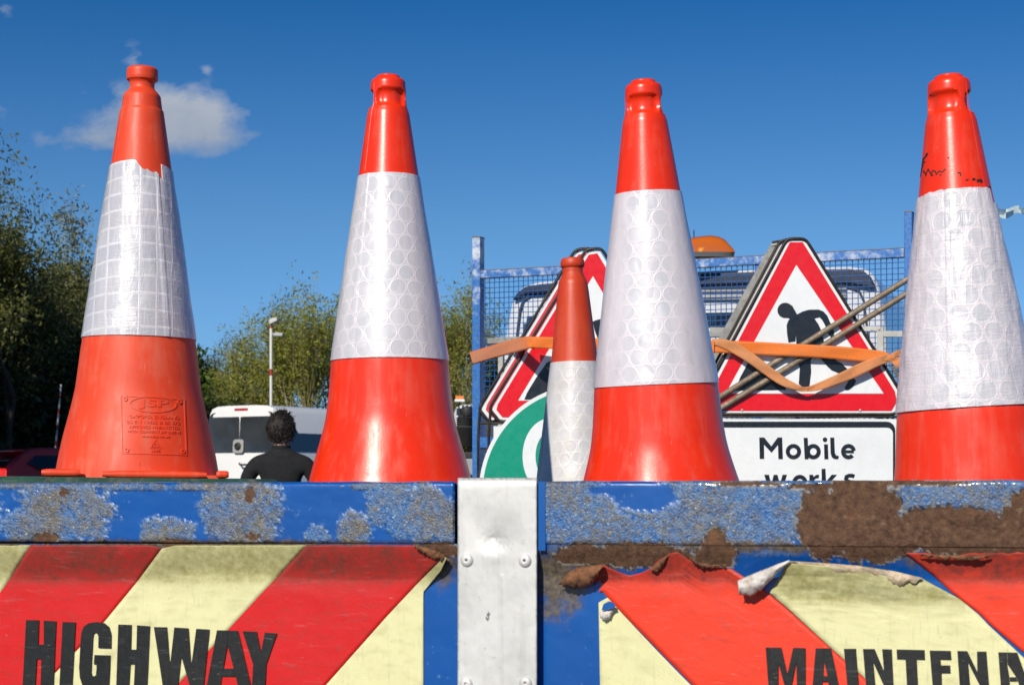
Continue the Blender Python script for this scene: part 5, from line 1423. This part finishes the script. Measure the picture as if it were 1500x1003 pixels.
def on_rear(u, z, o=.03): # u 0..1 left->right in view
    k = max(0, (z - 1.15) / (Hv - 1.15)); ins = .13 * k + .02
    return V3(-.02 - o + .05 * k, Wv - ins - .03 - (Wv - 2 * ins - .06) * u, z)
def quad_part(name, pts, mat, par, th=.012):
    mb = MB(); c = sum(pts, Vector()) / len(pts); nrm = (pts[1] - pts[0]).cross(pts[2] - pts[0]).normalized(); bk = [p - nrm * th for p in pts]; n = len(pts)
    mb.add(pts + bk, [tuple(range(n)), tuple(2 * n - 1 - j for j in range(n))] + [(i, i + n, (i + 1) % n + n, (i + 1) % n) for i in range(n)])
    return mb.build(name, mat, par, bevel=.004)
M_GVAN = plain('tinted_glass', (.035, .038, .042), .16, var=.3, scale=2, coat=.6)
zs0, zs1 = CH + 39 / F * vD - cR.z, CH + 98 / F * vD - cR.z
def rgrid(name, u0, u1, z0, z1, mat, par, o=.028, tap=0.0, crn=.08):
    pts = []
    for (cu, cz, a0) in ((u1 - crn * .6, z1 - crn, 0), (u0 + crn * .6, z1 - crn, 90), (u0 + crn * .6, z0 + crn, 180), (u1 - crn * .6, z0 + crn, 270)):
        for q in range(5):
            a = R(a0 + 22.5 * q); pts.append(on_rear(cu + math.cos(a) * crn * .6, cz + math.sin(a) * crn, o))
    return quad_part(name, [p for p in reversed(pts)], mat, par)
rgrid('rear_window', -.02, .470, zs0, zs1, M_GVAN, van, crn=.12); rgrid('rear_window', .480, 1.02, zs0, zs1, M_GVAN, van, crn=.12)
quad_part('door_seam', [on_rear(.472, .45, .012), on_rear(.478, .45, .012), on_rear(.478, Hv - .1, .012), on_rear(.472, Hv - .1, .012)], M_SEAL, van)
rgrid('wiper_mount', .40, .55, zs0 - .02, zs0 + .20, plain('grey_mount', (.35, .35, .34), .5), van, o=.045, crn=.05)
mb = MB(); cc_ = on_rear(.475, zs0 + .09, .06); ax = (-fw).to_track_quat('Z', 'Y').to_matrix(); mb.lathe([(.065, 0), (.06, .02), (.035, .03), (.02, .015), (.001, .02)], 20, cc_, ax); mb.build('wiper_hub', M_SEAL, van, smooth=40)
rgrid('brake_light', .38, .60, Hv - .095, Hv - .045, plain('red_lens', (.35, .01, .02), .2), van, o=.03, crn=.02)
mb = MB(); mb.tube([on_rear(.50, 1.12, .05), on_rear(.53, 1.10, .09), on_rear(.64, 1.10, .09), on_rear(.66, 1.12, .05)], .016, 8); mb.build('door_handle', M_SEAL, van, smooth=60)
for u in (.04, .96):
    quad_part('tail_light', [on_rear(u - .035, .75, .03), on_rear(u + .03, .75, .03), on_rear(u + .03, 1.25, .03), on_rear(u - .035, 1.25, .03)], plain('red_lens2', (.3, .01, .015), .2), van)
quad_part('bumper', [V3(-.10, Wv, .3), V3(-.10, 0, .3), V3(-.10, 0, .55), V3(-.10, Wv, .55)], M_GREYP, van, .08)
def on_side(f, z, o=.012):
    k = max(0, (z - 1.15) / (Hv - .14 - 1.15)); return V3(f, .0 + .02 + .104 * k - o, z)
for f0, f1 in ((.22, 1.55), (1.62, 2.75), (2.85, 3.7)):
    s0, s1 = (zs0 + .0, zs1 - .05); pts = []
    quad_part('side_window', [on_side(f0, s0), on_side(f1, s0), on_side(f1 - (.2 if f0 > 2.8 else 0), s1), on_side(f0, s1)], M_GLASSD, van)
quad_part('windscreen', [V3(4.35, .2, 1.3), V3(4.35, Wv - .2, 1.3), V3(3.72, Wv - .25, Hv - .2), V3(3.72, .25, Hv - .2)], M_GLASSD, van)
for f in (.9, 3.9):
    for l in (.05, Wv - .05):
        mb = MB(); ax = sd.to_track_quat('Z', 'Y').to_matrix(); mb.lathe([(.2, -.1), (.31, -.1), (.33, -.07), (.33, .07), (.31, .1), (.2, .1)], 24, V3(f, l, .33), ax); wh = mb.build('wheel', M_RUB, van, smooth=40)
        mb = MB(); mb.lathe([(.19, -.104), (.05, -.07), (.05, .07), (.19, .104)], 20, V3(f, l, .33), ax); mb.build('rim', M_GREYP, wh, smooth=40)
mb = MB(); c = V3(3.55, -.14, 1.28); mb.box(c, (.22, .12, .26)); mb.build('wing_mirror', M_SEAL, van, bevel=.03)

# ---------------------------------------------------------------- dark red hatchback
cD = 27.0
car = empty('parked_car', G(0, cD), label='dark red hatchback in shade at the left edge beside the faded cone', cat='car')
m, t, b = base_mat('dark_red_paint'); setp(t, b, col=(.45, .010, .018), rough=.4, metal=0, coat=.25); M_CAR = m
fc = Vector((.80, .60, 0)).normalized(); lc = Vector((-fc.y, fc.x, 0)); c0 = Vector((P(4, HZ, cD).x, cD, gz(0, cD)))
Hc = CH + 47 / F * cD - c0.z
def C3(f, l, z): return c0 + fc * f + lc * l + Vector((0, 0, z))
prof = [(0.02, .35, .86), (-.04, .55, .86), (-.03, .85, .86), (.05, .98, .84), (.20, 1.12, .78), (.42, Hc - .10, .64), (.60, Hc - .02, .60), (1.3, Hc, .60), (1.9, Hc - .02, .60), (2.4, Hc - .16, .62), (2.95, 1.0, .78), (3.6, .88, .80), (4.0, .68, .76), (4.05, .35, .74)]
mb = MB(); rows = []
for k in (-1, -.93, -.5, 0, .5, .93, 1): 
    rows.append([C3(f, .86 + k * w, z - (.03 if abs(k) == 1 else 0)) for f, z, w in prof])
mb.grid(rows)
mb.f.append(tuple(reversed(range(14)))); mb.f.append(tuple(len(mb.v) - 14 + j for j in range(14)))
mb.build('body', M_CAR, car, smooth=40)
def cs(f, z, o=.015):
    w = .86 - .25 * max(0, min(1, (z - .95) / (Hc - .1 - .95))); return C3(f, .86 - w - o, z)
quad_part('side_window', [cs(.72, .99), cs(1.75, .99), cs(1.85, Hc - .14), cs(.62, Hc - .14), cs(.45, 1.12)], M_GLASSD, car)
quad_part('side_window', [cs(1.82, .99), cs(2.75, .99), cs(2.2, Hc - .16), cs(1.9, Hc - .14)], M_GLASSD, car)
quad_part('rear_window', [C3(.05, 1.45, 1.06), C3(.05, .27, 1.06), C3(.36, .38, Hc - .14), C3(.36, 1.34, Hc - .14)], M_GLASSD, car, .02)
mb = MB(); mb.beam(C3(.38, .3, Hc - .07), C3(.38, 1.42, Hc - .07), .16, .03); mb.build('spoiler', M_CAR, car, bevel=.01)
m, t, b = base_mat('tail_lens_red'); setp(t, b, col=(.75, .02, .015), rough=.2, coat=1.0, emit=(1, .02, .01), estr=.9); M_TAIL = m
for l0, l1 in ((-.03, .24), (1.48, 1.75)):
    mb = MB(); mb.box(C3(.0, (l0 + l1) / 2, .93), (.12, l1 - l0, .22), Matrix.Rotation(math.atan2(fc.y, fc.x), 3, 'Z')); o_ = mb.build('tail_light', M_TAIL, car, bevel=.03)
for f in (.75, 3.25):
    for l in (.08, 1.64):
        mb = MB(); ax = lc.to_track_quat('Z', 'Y').to_matrix(); mb.lathe([(.18, -.09), (.29, -.09), (.31, -.06), (.31, .06), (.29, .09), (.18, .09)], 24, C3(f, l, .31), ax); wh = mb.build('wheel', M_RUB, car, smooth=40)
        mb = MB(); mb.lathe([(.18, -.094), (.05, -.06), (.05, .06), (.18, .094)], 20, C3(f, l, .31), ax); mb.build('rim', M_GREYP, wh, smooth=40)

# ---------------------------------------------------------------- works vehicle glimpsed past the second cone
wD = 24.0
wv = empty('works_vehicle', G(690, wD), label='white works vehicle with amber light and dark ribbed drum, past the second cone', cat='truck')
def wp(px, py, d=0): return P(px, py, wD + d)
k = wD / F
def pbox(name, x0, x1, y0, y1, d0, d1, mat, par=wv, bev=.02):
    a = P(x0, y1, wD); b2 = P(x1, y0, wD); mb = MB(); mb.box(((a.x + b2.x) / 2, wD + (d0 + d1) / 2, (a.z + b2.z) / 2), (b2.x - a.x, d1 - d0, b2.z - a.z)); return mb.build(name, mat, par, bevel=bev)
pbox('cab', 664, 860, 591, 640, .2, 2.2, M_VWHITE, bev=.12)
pbox('rear_window', 668, 852, 597, 608, .17, .19, M_GLASSD)
mb = MB()
for x in (672, 678, 684, 690, 700, 712, 724): mb.tube([wp(x, 593, .1), wp(x + 3, 626, .1)], .012, 6)
mb.build('guard_rail', M_SEAL, wv)
mb = MB(); mb.lathe([(.001, -.08), (.08, -.06), (.1, 0), (.08, .06), (.001, .08)], 16, wp(684.5, 602.5, .05)); mb.build('work_lamp', M_SEAL, wv, smooth=40)
pr = []; y = 611.0
c = wp(680, 0, .0); zb_ = P(0, 655, wD).z; zt2 = P(0, 611, wD).z; nrib = 15
for i in range(nrib * 2 + 1): pr.append(((.115 if i % 2 else .095) * (1.0 + .35 * (i < nrib * 1.4)), zb_ + (zt2 - zb_) * i / (nrib * 2)))
mb = MB(); mb.lathe(pr, 20, (c.x, wD - .1, 0)); mb.build('ribbed_drum', plain('dark_ribbed_plastic', (.035, .035, .035), .5), wv, smooth=30)
pbox('engine_housing', 686, 850, 612, 662, -.1, .2, plain('dark_housing', (.05, .05, .05), .6, var=.3))
pbox('chassis', 664, 860, 662, 672, -.3, 3.5, M_SEAL)
pbox('load_floor', 664, 860, 672, 696, -.4, 2.5, M_GREYP)
for x in (690, 830):
    for d in (.3, 2.6):
        mb = MB(); ax = Matrix.Rotation(R(90), 3, 'Y'); c = G(x, wD + d); mb.lathe([(.2, -.13), (.38, -.13), (.41, -.09), (.41, .09), (.38, .13), (.2, .13)], 24, (c[0], c[1], c[2] + .41), ax); mb.build('wheel', M_RUB, wv, smooth=40)
pbox('chassis_frame', 700, 820, 696, 712, -.2, 2.9, M_SEAL)
bo = D_.objects.new('amber_beacon', None); COL.objects.link(bo); bo.parent = wv
m, t, b = base_mat('bright_amber'); setp(t, b, col=(.95, .22, .02), rough=.25, coat=1.0)
a = wp(673.5, 590, .6)
mb = MB(); mb.box(a + Vector((0, 0, .035)), (.14, .14, .03)); mb.build('beacon_base', M_VWHITE, bo)
mb = MB(); mb.box(a + Vector((0, 0, .075)), (.12, .10, .05)); mb.build('lens', m, bo, bevel=.01)

# ---------------------------------------------------------------- the man with his back to us
pD = 12.8; pc = Vector((P(412, HZ, pD).x, pD, 0))
man = empty('person', pc, label='person with dark tousled hair and black sweater standing with back to the camera', cat='person')
def skinned(name, pts, edges, mat, par, sub=2, root_i=0):
    me = D_.meshes.new(name); me.from_pydata([Vector(p[:3]) for p in pts], edges, []); o = D_.objects.new(name, me); COL.objects.link(o); o.parent = par
    md = o.modifiers.new('skin', 'SKIN'); sv = me.skin_vertices[0].data
    for i, p in enumerate(pts): sv[i].radius = (p[3], p[4] if len(p) > 4 else p[3]); sv[i].use_root = (i == root_i)
    s_ = o.modifiers.new('sub', 'SUBSURF'); s_.levels = sub; s_.render_levels = sub
    me.materials.append(mat); md.use_smooth_shade = True
    return o
M_SKIN = plain('skin', (.42, .21, .14), .55, var=.08); M_SWEAT = plain('black_sweater', (.006, .0065, .008), .95, var=.4, scale=18, bump=.5, bscale=160)
M_TROU = plain('dark_trousers', (.02, .024, .035), .9); M_HAIR = plain('dark_hair', (.012, .007, .005), .7, var=.6, scale=60, bump=.8, bscale=160)
ht = CH + 97 / F * pD        # top of the hair
def sk(z): return z * ht / 1.80
T = [(0, 0, sk(.95), .15, .11), (0, 0, sk(1.12), .145, .105), (0, .0, sk(1.30), .17, .115), (0, .0, sk(1.42), .165, .10), (0, 0, sk(1.495), .098, .082), (0, .01, sk(1.56), .058, .06),
     (-.185, 0, sk(1.415), .075, .07), (-.255, -.01, sk(1.30), .06), (-.285, .0, sk(1.12), .052), (-.27, .08, sk(.90), .042), (-.265, .11, sk(.83), .036),
     (.185, 0, sk(1.415), .075, .07), (.255, -.01, sk(1.30), .06), (.285, .0, sk(1.12), .052), (.27, .08, sk(.90), .042), (.265, .11, sk(.83), .036),
     (-.09, 0, sk(.86), .10), (-.10, .01, sk(.50), .07), (-.10, -.01, sk(.10), .05), (-.11, .12, sk(.05), .045), (.09, 0, sk(.86), .10), (.10, .01, sk(.50), .07), (.10, -.01, sk(.10), .05), (.11, .12, sk(.05), .045)]
E = [(0, 1), (1, 2), (2, 3), (3, 4), (4, 5), (3, 6), (6, 7), (7, 8), (8, 9), (9, 10), (3, 11), (11, 12), (12, 13), (13, 14), (14, 15), (0, 16), (16, 17), (17, 18), (18, 19), (0, 20), (20, 21), (21, 22), (22, 23)]
skinned('clothing', [p for p in T], E, M_SWEAT, man)
# head, face turned slightly right and away
def headmesh():
    mb = MB(); rows = []; n = 24; Rz = Matrix.Rotation(R(-18), 3, 'Z')
    prof = [(0, -.125, .0, 0), (.045, -.118, .0, .02), (.060, -.10, .004, .03), (.070, -.06, .006, .018), (.076, -.02, .006, .01), (.080, .02, .004, .005), (.080, .06, .0, 0), (.070, .095, 0, 0), (.045, .118, 0, 0), (0, .126, 0, 0)]
    hc = Vector((0, .02, sk(1.655)))
    for r, z, dy, chin in prof:
        rows.append([hc + Rz @ Vector((r * .95 * math.cos(2 * math.pi * j / n), r * 1.18 * math.sin(2 * math.pi * j / n) + dy + chin * max(0, math.sin(2 * math.pi * j / n)), z)) for j in range(n + 1)])
    mb.grid(rows)
    # ears, nose, eyes
    for sx_ in (-1, 1):
        mb.lathe([(.004, -.012), (.022, -.008), (.028, 0), (.020, .008), (.004, .010)], 12, hc + Rz @ Vector((sx_ * .080, -.005, -.012)), Rz @ Matrix.Rotation(R(90), 3, 'Y') @ Matrix.Scale(1.3, 3, Vector((1, 0, 0))))
        mb.lathe([(.001, -.012), (.010, -.006), (.013, 0), (.010, .006), (.001, .012)], 10, hc + Rz @ Vector((sx_ * .032, .084, .005)))
    mb.tube([hc + Rz @ Vector(p) for p in ((0, .088, .02), (0, .108, -.02), (0, .098, -.035))], [.008, .015, .008], 8)
    mb.tube([hc + Rz @ Vector(p) for p in ((-.025, .088, -.062), (0, .096, -.062), (.025, .088, -.062))], [.004, .007, .004], 8)
    mb.tube([(0, .0, sk(1.50)), (0, .01, sk(1.57)), (0, .015, sk(1.62))], [.062, .056, .055], 16)
    return mb
hm = headmesh(); hm.build('body', M_SKIN, man, smooth=80, world=False)
# hands
for sx_ in (-1, 1):
    w_ = Vector((sx_ * .263, .13, sk(.79)))
    pts = [(w_.x, w_.y - .02, w_.z + .05, .026, .02), (w_.x, w_.y, w_.z - .02, .032, .016)]; ed = [(0, 1)]
    for q in range(4):
        y = -.028 + q * .018; L_ = (.070, .080, .075, .058)[q]; i0 = len(pts)
        pts += [(w_.x + .004, w_.y + y, w_.z - .065, .0095), (w_.x - sx_ * .010, w_.y + y, w_.z - .065 - L_ * .55, .0085), (w_.x - sx_ * .026, w_.y + y, w_.z - .065 - L_ * .9, .0075)]
        ed += [(1, i0), (i0, i0 + 1), (i0 + 1, i0 + 2)]
    i0 = len(pts); pts += [(w_.x - sx_ * .018, w_.y + .042, w_.z - .03, .010), (w_.x - sx_ * .026, w_.y + .052, w_.z - .065, .0085)]; ed += [(1, i0), (i0, i0 + 1)]
    skinned('hand', pts, ed, M_SKIN, man, 1)
# hair: a cap plus tufts
rh = random.Random(3); mb = MB(); hc = Vector((0, .01, sk(1.672))); rows = []
Rz = Matrix.Rotation(R(-18), 3, 'Z')
for i in range(15):
    v = R(-58 + 148 * i / 14); row = []
    for j in range(37):
        a = 2 * math.pi * j / 36; back = max(0, -math.sin(a)); lowcut = -58 + (1 - back) * 52 * (1 if math.sin(a) < .4 else 1.35)
        vv = max(v, R(lowcut)); r = 1 + .05 * fbm(math.cos(a) * 2, math.sin(a) * 2, vv * 2.4)
        row.append(hc + Rz @ Vector((.106 * math.cos(vv) * math.cos(a) * r, .122 * math.cos(vv) * math.sin(a) * r - .008, .122 * math.sin(vv) * r)))
    rows.append(row)
mb.grid(rows)
for q in range(1500):
    a = rh.uniform(0, 2 * math.pi); v = R(rh.uniform(-48, 88))
    if math.sin(a) > .3 and v < R(30): continue
    p = hc + Rz @ Vector((.105 * math.cos(v) * math.cos(a), .121 * math.cos(v) * math.sin(a) - .008, .121 * math.sin(v)))
    d = (p - hc).normalized(); sw = Vector((rh.gauss(.25, .5), rh.gauss(-.1, .4), rh.gauss(-.25 if v < .8 else .15, .45)))
    L_ = rh.uniform(.010, .022) * (1.4 if v > .9 else 1); mb.tube([p - d * .008, p + d * .003 + sw * L_ * .5, p + d * .003 + sw * L_ * 1.3], [.0035, .0028, .0008], 4)
mb.build('hair', M_HAIR, man, smooth=70, world=False)
mb = MB(); mb.lathe([(.066, -.02), (.072, 0), (.070, .022), (.060, .024)], 24, (0, .004, sk(1.525))); mb.build('collar', M_SWEAT, man, smooth=60, world=False)
